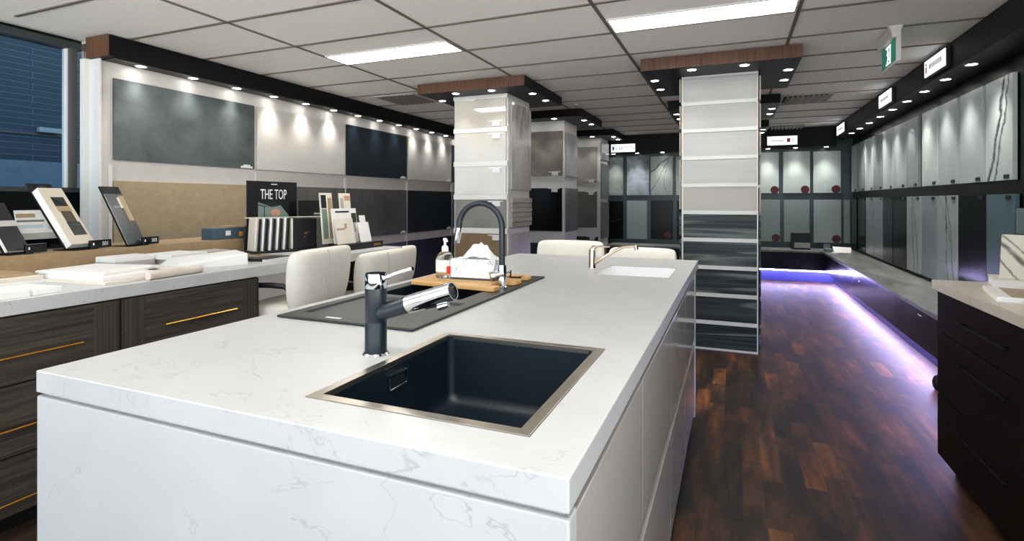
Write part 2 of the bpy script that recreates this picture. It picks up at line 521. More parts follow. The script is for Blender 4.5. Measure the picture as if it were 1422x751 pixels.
# window wall in front of it
WX = -4.62
struct('wall_window', MB().box(-4.80, WX, -2.6, 2.55, 0, 1.40).box(-4.80, WX, -2.6, 2.55, 2.50, CEIL).box(-4.80, WX, -2.6, -2.0, 1.40, 2.50), M['black_wall'])
wf = MB()
wf.box(-4.70, -4.60, -2.0, 2.55, 2.465, 2.52)
wf.box(-4.70, -4.60, -2.0, 2.55, 1.385, 1.42)
win = tag(obj('window_1', wf, M['frame_grey'], bevel=0.003), kind='structure')
obj('frame_post', MB().box(-4.70, -4.58, 2.462, 2.50, 1.42, 2.465), M['frame_beige'], win)
obj('mullion', MB().box(-4.68, -4.625, 2.452, 2.462, 1.42, 2.465).box(-4.70, -4.60, 0.55, 0.60, 1.42, 2.465), M['white_panel'], win)
obj('glass', MB().box(-4.66, -4.654, -2.0, 2.45, 1.42, 2.465), M['glass'], win)
# blind chain beside the window
tag(obj('blind_chain', MB().tube([(-4.52, 2.515, 2.46), (-4.52, 2.515, 1.25)], 0.004, 6).tube([(-4.52, 2.528, 2.46), (-4.52, 2.528, 1.25)], 0.004, 6).box(-4.54, -4.50, 2.505, 2.535, 2.45, 2.50), M['frame_beige']),
    'beaded roller blind chain hanging between window and display wall', 'blind chain')
# outside: brick building across the lane
struct('exterior_wall', MB().box(-8.6, -8.3, -4, 9.5, 1.83, 6.5), M['brick'])
struct('exterior_base', MB().box(-8.6, -8.26, -4, 9.5, 0, 1.83), M['render_grey'])
tag(obj('cable', MB().tube([(-8.289, -4, 2.19), (-8.289, 3.0, 2.175), (-8.289, 9.4, 2.19)], 0.012, 6), M['frame_beige']), 'pale service cable running along the brick wall outside', 'cable')
tag(obj('meter_box', MB().box(-8.299, -8.22, 4.06, 4.31, 2.205, 2.27), M['screen_grey'], bevel=0.01), 'pale box fixed to the brick wall outside the window', 'box')
struct('exterior_ground', MB().box(-8.6, -4.9, -4, 9.5, -0.1, -0.02), M['render_grey'])

struct('wall_right', MB().box(XR, 2.0, 0.55, 10.6, 0, CEIL + 0.1).box(XR, 2.0, -2.6, 0.55, 0, 0.12).box(XR, 2.0, -2.6, 0.55, 2.42, CEIL + 0.1), M['black_wall'])
rw = MB()
for y in (-2.5, -1.0, 0.48): rw.box(XR, 2.0, y, y + 0.07, 0.12, 2.42)
struct('window_2', rw, M['frame_grey'])
struct('wall_back', MB().box(-4.4, XR, YB, 10.5, 0, CEIL + 0.1), M['teal_wall'])
# shopfront behind the camera
sf = MB().box(-4.8, 2.0, -2.6, -2.5, 0, 0.12).box(-4.8, 2.0, -2.6, -2.5, 2.46, CEIL + 0.1)
for x in (-4.8, -3.1, -1.4, 0.3, 1.9): sf.box(x, x + 0.1, -2.6, -2.5, 0.12, 2.46)
struct('wall_front', sf, M['frame_grey'])

# pelmets (bulkheads) along the walls
PB = 2.387
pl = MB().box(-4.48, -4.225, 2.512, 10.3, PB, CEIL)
struct('trim_3', pl, M['walnut_shaded'], 0.002)  # aisle face: walnut with its shade painted in as near black
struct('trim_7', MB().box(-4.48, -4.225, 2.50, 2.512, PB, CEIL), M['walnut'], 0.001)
struct('trim_4', MB().box(XL + 0.002, -4.245, 2.56, 10.3, PB - 0.006, PB), M['soffit_black'])
RB = 2.33
struct('trim_5', MB().box(1.55, XR, 0.55, 10.04, RB, CEIL), M['soffit_black'], 0.002)
struct('trim_6', MB().box(-2.6, 1.55, 10.05, YB, 2.215, CEIL), M['soffit_black'], 0.002)

# ------------------------------------------------------------------ downlights
def make_downlight():
    mb = MB().lathe([(0.034, 0.0), (0.047, -0.001), (0.048, 0.002), (0.043, -0.005), (0.034, -0.004), (0.034, 0.0)], seg=24)
    o = obj('downlight', mb, M['lampring'], smooth=True)
    # put origin at the fixing plane
    dz = o.location.z
    for v in o.data.vertices: v.co.z += dz
    o.location.z = 0
    obj('lamp', MB().lathe([(0.0, -0.0025), (0.0335, -0.0025), (0.0335, -0.001), (0.0, -0.001)], seg=24), M['lamp'], o, local=True)
    return o
DL = make_downlight()
DL_used = [False]
def downlight(loc, label, group, power=9.0, size=75, tilt=None, blend=0.7, soft=0.025):
    o = DL if not DL_used[0] else copy_tree(DL)
    DL_used[0] = True
    o.location = loc
    tag(o, label, 'downlight', group)
    l = bpy.data.lights.new('spot', 'SPOT')
    l.energy = power; l.spot_size = math.radians(size); l.spot_blend = blend
    l.color = (1.0, 0.965, 0.92); l.shadow_soft_size = soft
    lo = bpy.data.objects.new('downlight_beam', l); COL.objects.link(lo)
    lo.location = (loc[0], loc[1], loc[2] - 0.012)
    if tilt: lo.rotation_euler = tilt
    return o
ordinal = ['first', 'second', 'third', 'fourth', 'fifth', 'sixth', 'seventh', 'eighth', 'ninth', 'tenth', 'eleventh', 'twelfth', 'thirteenth', 'fourteenth']
for i in range(14):
    y = 2.80 + 0.4415 * i
    downlight((-4.315, y, PB - 0.006), 'downlight in the left wall pelmet, %s from the window end' % ordinal[i], 'downlights in the left pelmet', 17.0, 92, (0, -0.05, 0), 1.0, 0.06)
for i, y in enumerate([4.96, 5.49, 6.02, 6.55, 7.08, 7.62, 8.18, 8.75, 9.3]):
    downlight((1.63, y, RB), 'downlight in the right wall pelmet, %s from the near end' % ordinal[i], 'downlights in the right pelmet', 22.0, 84, (0, -0.06, 0), 1.0, 0.07)
for i, x in enumerate([-2.1, -1.66, -1.2, 0.55, 0.97, 1.42]):
    downlight((x, 10.16, 2.215), 'downlight in the back wall pelmet, %s from the left' % ordinal[i], 'downlights in the back pelmet', 20.0, 84, (0.08, 0, 0), 1.0, 0.07)

# ------------------------------------------------------------------ ceiling fittings
def light_panel(x0, x1, y0, y1, label):
    t = thing('ceiling_light', label, 'light', ((x0 + x1) / 2, (y0 + y1) / 2, CEIL), 'ceiling light panels')
    obj('frame', MB().plate([x0, x0 + .014, x1 - .014, x1], [y0, y0 + .014, y1 - .014, y1], CEIL - 0.006, CEIL + 0.005, [(x0 + .014, x1 - .014, y0 + .014, y1 - .014)]), M['white_panel'], t)
    obj('diffuser', MB().box(x0 + .014, x1 - .014, y0 + .014, y1 - .014, CEIL - 0.003, CEIL + 0.003), M['panel_glow'], t)
light_panel(-3.195, -2.025, 3.60, 3.885, 'long white ceiling light panel on the left, over the counter aisle')
light_panel(-0.795, 0.375, 3.60, 3.885, 'long white ceiling light panel in front of the timber tile column')
light_panel(-3.195, -2.025, 0.49, 0.78, 'ceiling light panel above the near end of the left counter')
light_panel(-0.795, 0.375, 0.49, 0.78, 'ceiling light panel above the near end of the island')

def vent(cx, cy, label):
    t = thing('air_vent', label, 'air vent', (cx, cy, CEIL), 'ceiling air vents')
    s = 0.27
    obj('frame', MB().plate([cx - s, cx - s + .03, cx + s - .03, cx + s], [cy - s, cy - s + .03, cy + s - .03, cy + s], CEIL - 0.012, CEIL + 0.004, [(cx - s + .03, cx + s - .03, cy - s + .03, cy + s - .03)]), M['grille'], t)
    obj('duct', MB().box(cx - s + .03, cx + s - .03, cy - s + .03, cy + s - .03, CEIL + 0.001, CEIL + 0.005), M['duct'], t)
    lv = MB()
    for i in range(9):
        x = cx - s + 0.06 + i * 0.053
        lv.hexa([(x, cy - s + .03, CEIL - .002), (x + .006, cy - s + .03, CEIL - .002), (x + .006, cy + s - .03, CEIL - .002), (x, cy + s - .03, CEIL - .002),
                 (x + .026, cy - s + .03, CEIL - .032), (x + .032, cy - s + .03, CEIL - .032), (x + .032, cy + s - .03, CEIL - .032), (x + .026, cy + s - .03, CEIL - .032)])
    obj('louvre', lv, M['grille'], t)
vent(-3.62, 5.46, 'grey louvred ceiling vent beside the left wall pelmet, left of the front column')
vent(0.79, 7.21, 'louvred ceiling vent right of the timber tile column, nearer of the two')
vent(0.79, 9.93, 'louvred ceiling vent close to the back wall sign with a red square')
sm = MB().lathe([(0.0, -0.02), (0.035, -0.018), (0.05, 0.0), (0.0, 0.0)], (-1.84, 6.6, CEIL), 20)
tag(obj('smoke_detector', sm, M['grille'], smooth=True), 'small round ceiling fitting between the two column rows', 'detector')

# exit sign hanging from the ceiling
t = thing('exit_sign', 'hanging green and white running man exit sign box', 'exit sign', (1.06, 4.66, 2.29))
obj('housing', MB().box(1.02, 1.075, 4.45, 4.85, 2.455, 2.50).box(1.045, 1.075, 4.45, 4.47, 2.29, 2.455).box(1.045, 1.06, 4.47, 4.85, 2.285, 2.30), M['offwhite_plastic'], t, 0.004)
obj('bracket', MB().hexa([(1.03, 4.46, 2.48), (1.065, 4.46, 2.48), (1.065, 4.49, 2.48), (1.03, 4.49, 2.48), (1.0, 4.46, CEIL), (1.09, 4.46, CEIL), (1.09, 4.50, CEIL), (1.0, 4.50, CEIL)]).box(1.02, 1.08, 4.52, 4.85, 2.50, CEIL), M['offwhite_plastic'], t, 0.003)
fc = obj('face', MB().box(1.046, 1.056, 4.472, 4.845, 2.30, 2.455), M['green'], t)
fig = MB()
def fbox(y0, y1, z0, z1): fig.box(1.0435, 1.046, y0, y1, z0, z1)
fbox(4.60, 4.72, 2.312, 2.325); fbox(4.60, 4.615, 2.312, 2.445); fbox(4.60, 4.72, 2.432, 2.445)
def limb(a, b, r=0.008): fig.prism([(a[0] - r, a[1]), (b[0] - r, b[1]), (b[0] + r, b[1]), (a[0] + r, a[1])], lambda p: (1.0435, p[0], p[1]), lambda p: (1.046, p[0], p[1]))
limb((4.67, 2.41), (4.66, 2.37), .012); limb((4.66, 2.37), (4.69, 2.33)); limb((4.66, 2.37), (4.63, 2.335)); limb((4.67, 2.405), (4.70, 2.385), .006); limb((4.67, 2.405), (4.64, 2.39), .006)
fig.prism([(4.672 + .012 * math.cos(a * PI / 4), 2.424 + .012 * math.sin(a * PI / 4)) for a in range(8)], lambda p: (1.0435, p[0], p[1]), lambda p: (1.046, p[0], p[1]))
obj('pictogram', fig, M['white_lit'], fc)

# ------------------------------------------------------------------ backlit signs
def sign(name_label, plane, a0, a1, z0, z1, deco):
    """plane: ('x', v) faces -X, ('y', v) faces -Y"""
    ax, v = plane
    loc = (v, (a0 + a1) / 2, z0) if ax == 'x' else ((a0 + a1) / 2, v, z0)
    t = thing('backlit_sign', name_label, 'sign', loc, 'backlit brand signs on the pelmets')
    def bx(b0, b1, c0, c1, d0, d1):
        return MB().box(v - d1, v - d0, b0, b1, c0, c1) if ax == 'x' else MB().box(b0, b1, v - d1, v - d0, c0, c1)
    obj('box', bx(a0 - .012, a1 + .012, z0 - .012, z1 + .012, 0.0, 0.028), M['black_satin'], t, 0.002)
    face = obj('face', bx(a0, a1, z0, z1, 0.028, 0.034), M['sign_glow'], t)
    for nm, m, rects in deco:
        mb = MB()
        for (b0, b1, c0, c1) in rects:
            # fractions from the left as read, from the bottom
            if ax == 'x': lo, hi = a1 - (a1 - a0) * b1, a1 - (a1 - a0) * b0
            else: lo, hi = a0 + (a1 - a0) * b0, a0 + (a1 - a0) * b1
            q0, q1 = z0 + (z1 - z0) * c0, z0 + (z1 - z0) * c1
            if ax == 'x': mb.box(v - .0352, v - .034, lo, hi, q0, q1)
            else: mb.box(lo, hi, v - .0352, v - .034, q0, q1)
        obj(nm, mb, m, face)
    return t, face
letters = [(0.24 + i * 0.07, 0.275 + i * 0.07, 0.38, 0.68) for i in range(10)]
sign('lit white sign with a red mark, nearest of three on the right pelmet', ('x', 1.55), 5.12, 5.60, 2.372, 2.505,
     [('emblem', M['pinkred'], [(0.07, 0.13, 0.2, 0.62), (0.07, 0.13, 0.68, 0.82)]), ('lettering', M['grey_ink'], letters[:9])])
sign('lit white sign on the right pelmet, middle of the three', ('x', 1.55), 6.66, 7.16, 2.358, 2.494,
     [('lettering', M['grey_ink'], [(0.18 + i * 0.08, 0.22 + i * 0.08, 0.4, 0.62) for i in range(8)])])
sign('lit white sign on the right pelmet, farthest, by the back corner', ('x', 1.55), 9.22, 9.81, 2.353, 2.488,
     [('lettering', M['grey_ink'], [(0.2 + i * 0.08, 0.24 + i * 0.08, 0.4, 0.62) for i in range(8)])])
sign('lit white sign with a pink square, back wall right of the timber column', ('y', 10.05), 0.535, 0.983, 2.257, 2.403,
     [('emblem', M['pinkred'], [(0.655, 0.77, 0.3, 0.74)]), ('lettering', M['grey_ink'], [(0.13 + i * 0.048, 0.165 + i * 0.048, 0.42, 0.53) for i in range(9)]),
      ('side_lettering', M['grey_ink'], [(0.84, 0.865, 0.3, 0.36), (0.835, 0.87, 0.4, 0.5), (0.84, 0.865, 0.55, 0.62), (0.835, 0.87, 0.66, 0.74)])])
t, face = sign('lit white sign with blue half moon emblem and grey capital letters, left back wall', ('y', 10.05), -2.114, -1.672, 2.231, 2.376, [])
em = MB()
arc = [(-2.092, 2.262)] + [(-2.092 + 0.042 * math.cos(math.radians(a)), 2.302 + 0.042 * math.sin(math.radians(a))) for a in range(-80, 81, 20)] + [(-2.092, 2.344)]
em.prism(arc, lambda p: (p[0], 10.0148, p[1]), lambda p: (p[0], 10.016, p[1]))
obj('emblem', em, plain('steel_blue_print', rgb(90, 122, 146), 0.5), face)
obj('lettering', text_mb('DEKTON', 0.062, (-1.855, 10.0155, 2.274), (1, 0, 0), (0, 0, 1), xs=0.98), M['grey_ink'], face)

# ------------------------------------------------------------------ slabs on walls
def hang_tag(parent, mb):
    obj('price_label', mb, M['label'], parent)

def slab_left(i, z0, z1, m, label, with_tag=True):
    y0, y1 = PY[i], PY[i] + PW
    o = obj('slab_sample', MB().box(XL + 0.002, XL + 0.022, y0, y1, z0, z1), m, bevel=0.0015)
    tag(o, label, 'slab', 'slab samples on the left display wall')
    if with_tag:
        hang_tag(o, MB().box(XL + 0.022, XL + 0.03, y1 - 0.16, y1 - 0.03, z0 + 0.004, z0 + 0.022).box(XL + 0.022, XL + 0.034, y1 - 0.13, y1 - 0.06, z0 + 0.022, z0 + 0.036))
    return o
U0, U1, L0, L1, T1 = 1.636, 2.262, 0.855, 1.476, 0.735
M['slate'] = stone('slate_grey_slab', rgb(38, 46, 48), rgb(90, 98, 98), 3.0, 0.4, 0.8, 0.22)
M['pale_slab'] = stone('pale_stone_slab', rgb(184, 180, 173), rgb(194, 191, 184), 5, 0.4, 0.5, stretch=(1, .4, 2))
M['navy_slab'] = stone('blue_black_slab', rgb(5, 15, 24), rgb(11, 25, 36), 6, 0.38, 0.5)
M['lgrey_slab'] = stone('light_grey_slab', rgb(160, 159, 155), rgb(172, 171, 167), 4, 0.4)
M['dteal_slab'] = stone('dark_teal_slab', rgb(20, 40, 50), rgb(28, 50, 60), 4, 0.35)
M['beige_slab'] = stone('sand_beige_slab', rgb(152, 136, 108), rgb(168, 151, 122), 14, 0.45, stretch=(1, 1, 2))
M['olive_slab'] = stone('olive_grey_slab', rgb(88, 87, 80), rgb(104, 103, 96), 5, 0.42)
M['mgrey_slab'] = stone('mid_grey_slab', rgb(62, 65, 64), rgb(84, 87, 85), 3, 0.4)
M['bgrey_slab'] = stone('blue_grey_slab', rgb(70, 80, 84), rgb(84, 94, 98), 4, 0.4)
for i, (m, d) in enumerate([('slate', 'mottled slate grey'), ('pale_slab', 'pale stone'), ('navy_slab', 'glossy blue black'), ('lgrey_slab', 'light grey'), ('dteal_slab', 'dark teal')]):
    slab_left(i, U0, U1, M[m], '%s wide slab in the upper row on the left wall' % d, i != 1)
for i, (m, d) in enumerate([('beige_slab', 'sand beige'), ('olive_slab', 'olive grey'), ('mgrey_slab', 'mottled mid grey'), ('navy_slab', 'dark blue'), ('bgrey_slab', 'blue grey')]):
    slab_left(i, L0, L1, M[m], '%s wide slab in the lower row on the left wall' % d)
for i, (m, d) in ((2, ('dteal_slab', 'dark teal')), (3, ('navy_slab', 'near black')), (4, ('mgrey_slab', 'dark grey'))):
    slab_left(i, 0.08, T1, M[m], '%s wide slab in the floor level row behind the white chairs' % d, False)

# right wall: pale upper row and darker lower row
M['r_pale'] = marble('pale_grey_tall_slab', rgb(158, 168, 168), rgb(172, 181, 180), rgb(120, 130, 132), 1.6, 0.008, 0.28, (1, 1, .5), 0.5)
M['r_white'] = marble('white_tall_slab', rgb(184, 192, 191), rgb(196, 203, 201), rgb(150, 158, 160), 1.4, 0.008, 0.25, (1, 1, .5), 0.5)
M['r_grey'] = stone('grey_tall_slab', rgb(124, 134, 136), rgb(138, 148, 150), 5, 0.3)
M['r_dark'] = stone('dark_teal_tall_slab', rgb(7, 26, 35), rgb(12, 33, 42), 5, 0.25, 0.3)
M['r_black'] = stone('black_tall_slab', rgb(2, 5, 9), rgb(4, 8, 12), 5, 0.2, 0.15)
M['r_teal'] = stone('teal_grey_tall_slab', rgb(66, 90, 96), rgb(80, 104, 110), 12, 0.3)
M['r_vein'] = marble('boldly_veined_slab', rgb(172, 180, 178), rgb(184, 191, 188), rgb(62, 74, 80), 0.9, 0.02, 0.25, (1, 1.6, .55), 1.0, 0.7, broken=False)
M['r_vein2'] = marble('fine_veined_slab', rgb(150, 158, 156), rgb(164, 171, 168), rgb(96, 106, 108), 1.0, 0.012, 0.28, (1, 1.6, .5), 0.9, 0.6, broken=False)
def veined(name, base, base2, vein, lines, rough=0.26, axis='Y', wobble=0.16, spec=0.5):
    m, nt, b = new_mat(name)
    tc = nt.nodes.new('ShaderNodeTexCoord')
    sx = nt.nodes.new('ShaderNodeSeparateXYZ'); nt.links.new(tc.outputs['Object'], sx.inputs[0])
    v = coords(nt, (1, 1, 1))
    wob = math_n(nt, 'MULTIPLY', math_n(nt, 'SUBTRACT', noise(nt, v, 5.0, 6, 0.65), 0.5), wobble)
    col = ramp(nt, noise(nt, v, 3.0, 5), [(0.3, base), (0.7, base2)])
    for (a, b1, b2, w, amt) in lines:     # y = a + b1 z + b2 z^2
        z = sx.outputs['Z']
        c = math_n(nt, 'ADD', math_n(nt, 'MULTIPLY', math_n(nt, 'ADD', math_n(nt, 'MULTIPLY', z, b2), b1), z), a)
        d = math_n(nt, 'ABSOLUTE', math_n(nt, 'SUBTRACT', math_n(nt, 'ADD', sx.outputs[axis], wob), c))
        mk = math_n(nt, 'SUBTRACT', 1.0, math_n(nt, 'DIVIDE', d, w, True), True)
        mk = math_n(nt, 'MULTIPLY', mk, math_n(nt, 'MULTIPLY', noise(nt, v, 14.0, 4), amt * 2.0), True)
        col = mixc(nt, mk, col, vein)
    nt.links.new(col, b.inputs['Base Color'])
    b.inputs['Roughness'].default_value = rough
    b.inputs['Specular IOR Level'].default_value = spec
    return m
M['r_vein'] = veined('boldly_veined_white_slab', rgb(176, 184, 182), rgb(188, 194, 191), rgb(52, 64, 72), [(.17, -.47, .16, .032, 1.3), (.07, -.36, .05, .022, 1.0)])
M['r_vein2'] = veined('fine_veined_grey_slab', rgb(150, 158, 156), rgb(162, 169, 166), rgb(70, 80, 84), [(-.02, .10, -.05, .014, 1.2), (-.16, .06, .2, .012, 1.0), (-.10, -.30, .9, .009, .8)])
def slab_right(y0, y1, z0, z1, m, label, clip=True):
    o = obj('tall_slab_sample', MB().box(1.795, 1.822, y0, y1, z0, z1), M[m], bevel=0.0015)
    tag(o, label, 'slab', 'tall slab samples on the right wall')
    if clip:
        yy = y0 + 0.05
        obj('clip', MB().box(1.787, 1.796, yy, yy + 0.07, z0 + 0.01, z0 + 0.04) if z0 > 1 else MB().box(1.787, 1.796, yy, yy + 0.07, z1 - 0.035, z1 - 0.008), M['black_satin'], o)
UR0, UR1, LR0, LR1 = 1.468, 2.215, 0.56, 1.368
ups = [(4.77, 5.20, 'r_vein', 'tall white slab with bold dark veins, upper row by the right edge'),
       (5.25, 5.71, 'r_pale', 'tall pale slab next to the boldly veined one, upper right wall'),
       (5.775, 6.23, 'r_pale', 'tall pale grey slab, third from the near end of the upper right row'),
       (6.255, 6.71, 'r_white', 'tall whitish slab, fourth from the near end of the upper right row'),
       (6.83, 7.25, 'r_grey', 'tall mid grey slab, fifth from the near end of the upper right row'),
       (7.275, 7.745, 'r_pale', 'tall pale slab, sixth from the near end of the upper right row'),
       (7.80, 8.265, 'r_white', 'tall bright slab, seventh from the near end of the upper right row'),
       (8.285, 8.77, 'r_grey', 'tall grey slab, eighth from the near end of the upper right row'),
       (8.785, 9.31, 'r_white', 'tall white slab, ninth from the near end of the upper right row'),
       (9.33, 9.76, 'r_grey', 'tall grey slab, tenth from the near end of the upper right row'),
       (9.86, 10.27, 'r_pale', 'narrow looking pale slab at the far corner of the upper right row')]
for y0, y1, m, l in ups: slab_right(y0, y1, UR0, UR1, m, l)
los = [(4.74, 5.19, 'r_teal', 'tall teal grey slab at the near end of the lower right row'),
       (5.20, 5.745, 'r_black', 'plain black slab beside the teal grey one, lower right wall'),
       (5.76, 6.265, 'r_vein2', 'tall pale slab with fine dark veins, third in the lower right row'),
       (6.28, 6.70, 'r_grey', 'plain light grey slab left of the fine veined one, lower right wall'),
       (6.76, 7.235, 'r_vein2', 'narrow veined pale slab between grey and black slabs, lower right wall'),
       (7.255, 7.78, 'r_black', 'black slab, sixth from the near end of the lower right row'),
       (7.81, 8.265, 'r_dark', 'dark teal slab, seventh from the near end of the lower right row'),
       (8.27, 8.765, 'r_grey', 'grey slab, eighth from the near end of the lower right row'),
       (8.79, 9.23, 'r_grey', 'grey slab, ninth from the near end of the lower right row'),
       (9.27, 9.76, 'r_black', 'black slab, tenth from the near end of the lower right row'),
       (9.86, 10.27, 'r_black', 'black slab at the far corner of the lower right row')]
for y0, y1, m, l in los: slab_right(y0, y1, LR0, LR1, m, l)
tag(obj('small_panel', MB().box(1.77, 1.8295, 4.40, 4.66, 1.10, 1.27), M['screen_grey'], bevel=0.003), 'small grey panel on the black wall at the right edge', 'panel')

# back wall slabs
M['b_pale'] = stone('pale_sage_slab', rgb(172, 184, 181), rgb(184, 195, 191), 7, 0.32)
M['b_grey'] = stone('speckled_grey_slab', rgb(120, 134, 134), rgb(134, 147, 146), 90, 0.35)
M['b_lgrey'] = stone('speckled_light_grey_slab', rgb(140, 153, 153), rgb(154, 166, 165), 90, 0.35)
M['b_cloud'] = stone('cloudy_blue_slab', rgb(16, 40, 54), rgb(176, 188, 196), 2.6, 0.3, spread=0.22)
M['b_vein'] = marble('grey_marble_slab', rgb(104, 114, 112), rgb(134, 142, 138), rgb(60, 70, 72), 2.4, 0.02, 0.3)
M['b_vein2'] = veined('grey_slab_dark_vein', rgb(132, 142, 140), rgb(150, 158, 154), rgb(48, 58, 60), [(-.75, 1.25, 0, .022, 1.3), (-.22, .5, 0, .012, 1.0), (.1, -.3, .5, .008, .8)], 0.3, 'X', 0.2)
M['b_black'] = veined('black_marble_slab', rgb(2, 4, 8), rgb(4, 7, 10), rgb(74, 80, 86), [(-1.1, 3.4, 0, .012, 1.2)], 0.2, 'X', 0.2, 0.15)
def slab_back(x0, x1, z0, z1, m, label, sticker=None):
    o = obj('back_slab_sample', MB().box(x0, x1, YB - 0.03, YB - 0.004, z0, z1), M[m], bevel=0.0015)
    tag(o, label, 'slab', 'slab samples on the back wall')
    if sticker:
        cx, cz = sticker
        obj('sticker', MB().tube([(cx, YB - 0.030, cz), (cx, YB - 0.033, cz)], 0.066, 24), M['red_sticker'], o)
slab_back(0.33, 0.73, 1.457, 2.165, 'b_pale', 'pale slab with red round sticker, upper back row beside the timber column', (0.665, 1.512))
slab_back(0.797, 1.205, 1.457, 2.165, 'b_pale', 'pale slab with red round sticker, middle of the upper back right row', (1.132, 1.515))
slab_back(1.255, 1.655, 1.457, 2.155, 'b_pale', 'pale slab with red round sticker, upper back row next to the corner', (1.586, 1.518))
slab_back(0.33, 0.75, 0.62, 1.341, 'b_grey', 'grey slab with red sticker, lower back row beside the timber column', (0.684, 0.684))
slab_back(0.81, 1.197, 0.62, 1.341, 'b_grey', 'speckled grey slab behind the black box, lower back right row')
slab_back(1.262, 1.66, 0.62, 1.341, 'b_lgrey', 'light grey slab with red sticker, lower back row next to the corner', (1.592, 0.688))
slab_back(1.70, 1.79, 0.62, 1.341, 'b_grey', 'narrow grey slab strip in the back right corner')
slab_back(-2.36, -1.951, 1.43, 2.16, 'b_vein', 'mottled grey marble slab, upper back row under the lettered sign')
slab_back(-1.878, -1.463, 1.43, 2.17, 'b_cloud', 'cloudy blue and white slab, upper back left row')
slab_back(-1.435, -1.03, 1.43, 2.155, 'b_vein2', 'grey slab with dark diagonal vein, upper back left row')
slab_back(-0.975, -0.56, 1.43, 2.14, 'b_pale', 'pale slab mostly hidden by the timber column, upper back row')
slab_back(-2.40, -1.951, 0.595, 1.315, 'b_black', 'plain black slab, lower back left row')
slab_back(-1.878, -1.503, 0.60, 1.327, 'b_grey', 'speckled grey slab between two black ones, lower back left row')
slab_back(-1.433, -1.037, 0.61, 1.327, 'b_black', 'black slab with thin vein and red sticker, lower back left row', (-1.126, 0.685))
slab_back(-0.965, -0.54, 0.61, 1.327, 'b_black', 'black slab mostly hidden by the timber column, lower back row')

# ------------------------------------------------------------------ display columns
def column(cx, cy0, cy1, sx0, sx1, sy0, sy1, label, desc, n_front=True):
    t = thing('display_column', label, 'column', (cx, (cy0 + cy1) / 2, 0), 'square display columns')
    tag(t, kind='thing')
    h = 0.315
    obj('core', MB().box(cx - h, cx + h, cy0, cy1, 0, 2.44), M['white_panel'], t, 0.002)
    b = obj('bulkhead', MB().box(sx0, sx1, sy0, sy1, 2.445, CEIL - 0.0015), M['walnut_shaded'], t, 0.0015)  # sides and rear fronts carry painted shade over the same walnut
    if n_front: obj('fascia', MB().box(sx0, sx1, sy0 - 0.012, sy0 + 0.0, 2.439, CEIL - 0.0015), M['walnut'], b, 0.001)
    obj('lining', MB().box(sx0 + .006, sx1 - .006, sy0 + .006, sy1 - .006, 2.439, 2.445), M['soffit_black'], b)
    mx, my = (sx0 + sx1) / 2, (sy0 + sy1) / 2
    o = 0.095
    pts = [(mx - .206, sy0 + o, 'front edge, left'), (mx + .206, sy0 + o, 'front edge, right'),
           (sx1 - o + .03, my - .21, 'right edge, near'), (sx1 - o + .03, my + .21, 'right edge, far'),
           (sx0 + o - .03, my - .21, 'left edge, near'), (sx0 + o - .03, my + .21, 'left edge, far')]
    for x, y, d in pts:
        downlight((x, y, 2.439), 'downlight under the %s bulkhead, %s' % (desc, d), 'downlights under the column bulkheads', 4.0, 85)
    return t
column(-0.115, 5.095, 5.725, -0.738, 0.50, 4.72, 5.95, 'square column clad in pale and dark timber tiles behind the island', 'timber tile column')
column(-0.115, 7.16, 7.79, -0.738, 0.50, 6.81, 8.03, 'column hidden behind the timber tile column, only its bulkhead in view', 'second timber row column', False)
column(-0.115, 9.07, 9.70, -0.738, 0.50, 8.94, 10.02, 'rearmost column of the row behind the timber tile column', 'rearmost timber row column', False)
column(-2.478, 5.145, 5.775, -3.066, -1.865, 4.85, 6.07, 'front left column with glossy cream panels behind the black hose tap', 'cream panel column')
column(-2.478, 7.165, 7.795, -3.066, -1.845, 6.87, 8.07, 'middle left column with a brown grey slab above a black one', 'middle left column', False)
column(-2.478, 9.345, 9.965, -3.066, -1.865, 9.05, 10.03, 'rear left column with greige panels near the back wall', 'rear left column', False)

M['t_light'] = wood('pale_grey_timber_tile', [rgb(166, 166, 163), rgb(182, 182, 179), rgb(196, 196, 193)], 'x', 0.8, 0.5, False, 0.3, 0.2, 0.0)
M['t_mid'] = wood('warm_grey_timber_tile', [rgb(166, 161, 154), rgb(180, 176, 170), rgb(190, 187, 182)], 'x', 0.8, 0.5, False, 0.3, 0.2, 0.0)
M['t_dark'] = wood('charcoal_timber_tile', [rgb(6, 15, 19), rgb(14, 25, 29), rgb(26, 38, 42), rgb(112, 120, 118)], 'x', 0.62, 0.4, True, 0.3, 0.22, 0.0)
M['t_side'] = wood('timber_tile_edge', [rgb(150, 132, 112), rgb(180, 162, 140), rgb(196, 180, 160)], 'y', 1.0, 0.5, False)
rows = [0.018 + 0.2435 * i for i in range(10)]
names10 = ['lowest', 'second from the floor', 'third from the floor', 'fourth from the floor', 'fifth from the floor', 'sixth from the floor', 'seventh from the floor', 'third from the top', 'second from the top', 'topmost']
for i, z in enumerate(rows):
    dark = i < 5
    m = M['t_dark'] if dark else (M['t_mid'] if i == 5 else M['t_light'])
    z1 = z + 0.2085
    o = obj('timber_tile', MB().box(-0.415, 0.19, 5.078, 5.094, z, z1), m, bevel=0.001)
    tag(o, '%s timber look tile on the column front, %s' % ('charcoal' if dark else 'pale grey', names10[i]), 'tile', 'timber tiles on the column front')
    for s, wd in ((1, 'right'), (-1, 'left')):
        x = -0.115 + s * 0.316
        o = obj('timber_tile', MB().box(min(x + s * .008, x + s * .022), max(x + s * .008, x + s * .022), 5.11, 5.70, z - 0.01 * s, z1 - 0.01 * s), M['t_side'] if not dark else M['t_dark'], bevel=0.001)
        tag(o, 'edge on tile at the %s side of the timber tile column, %s' % (wd, names10[i]), 'tile', 'timber tiles on the column sides')
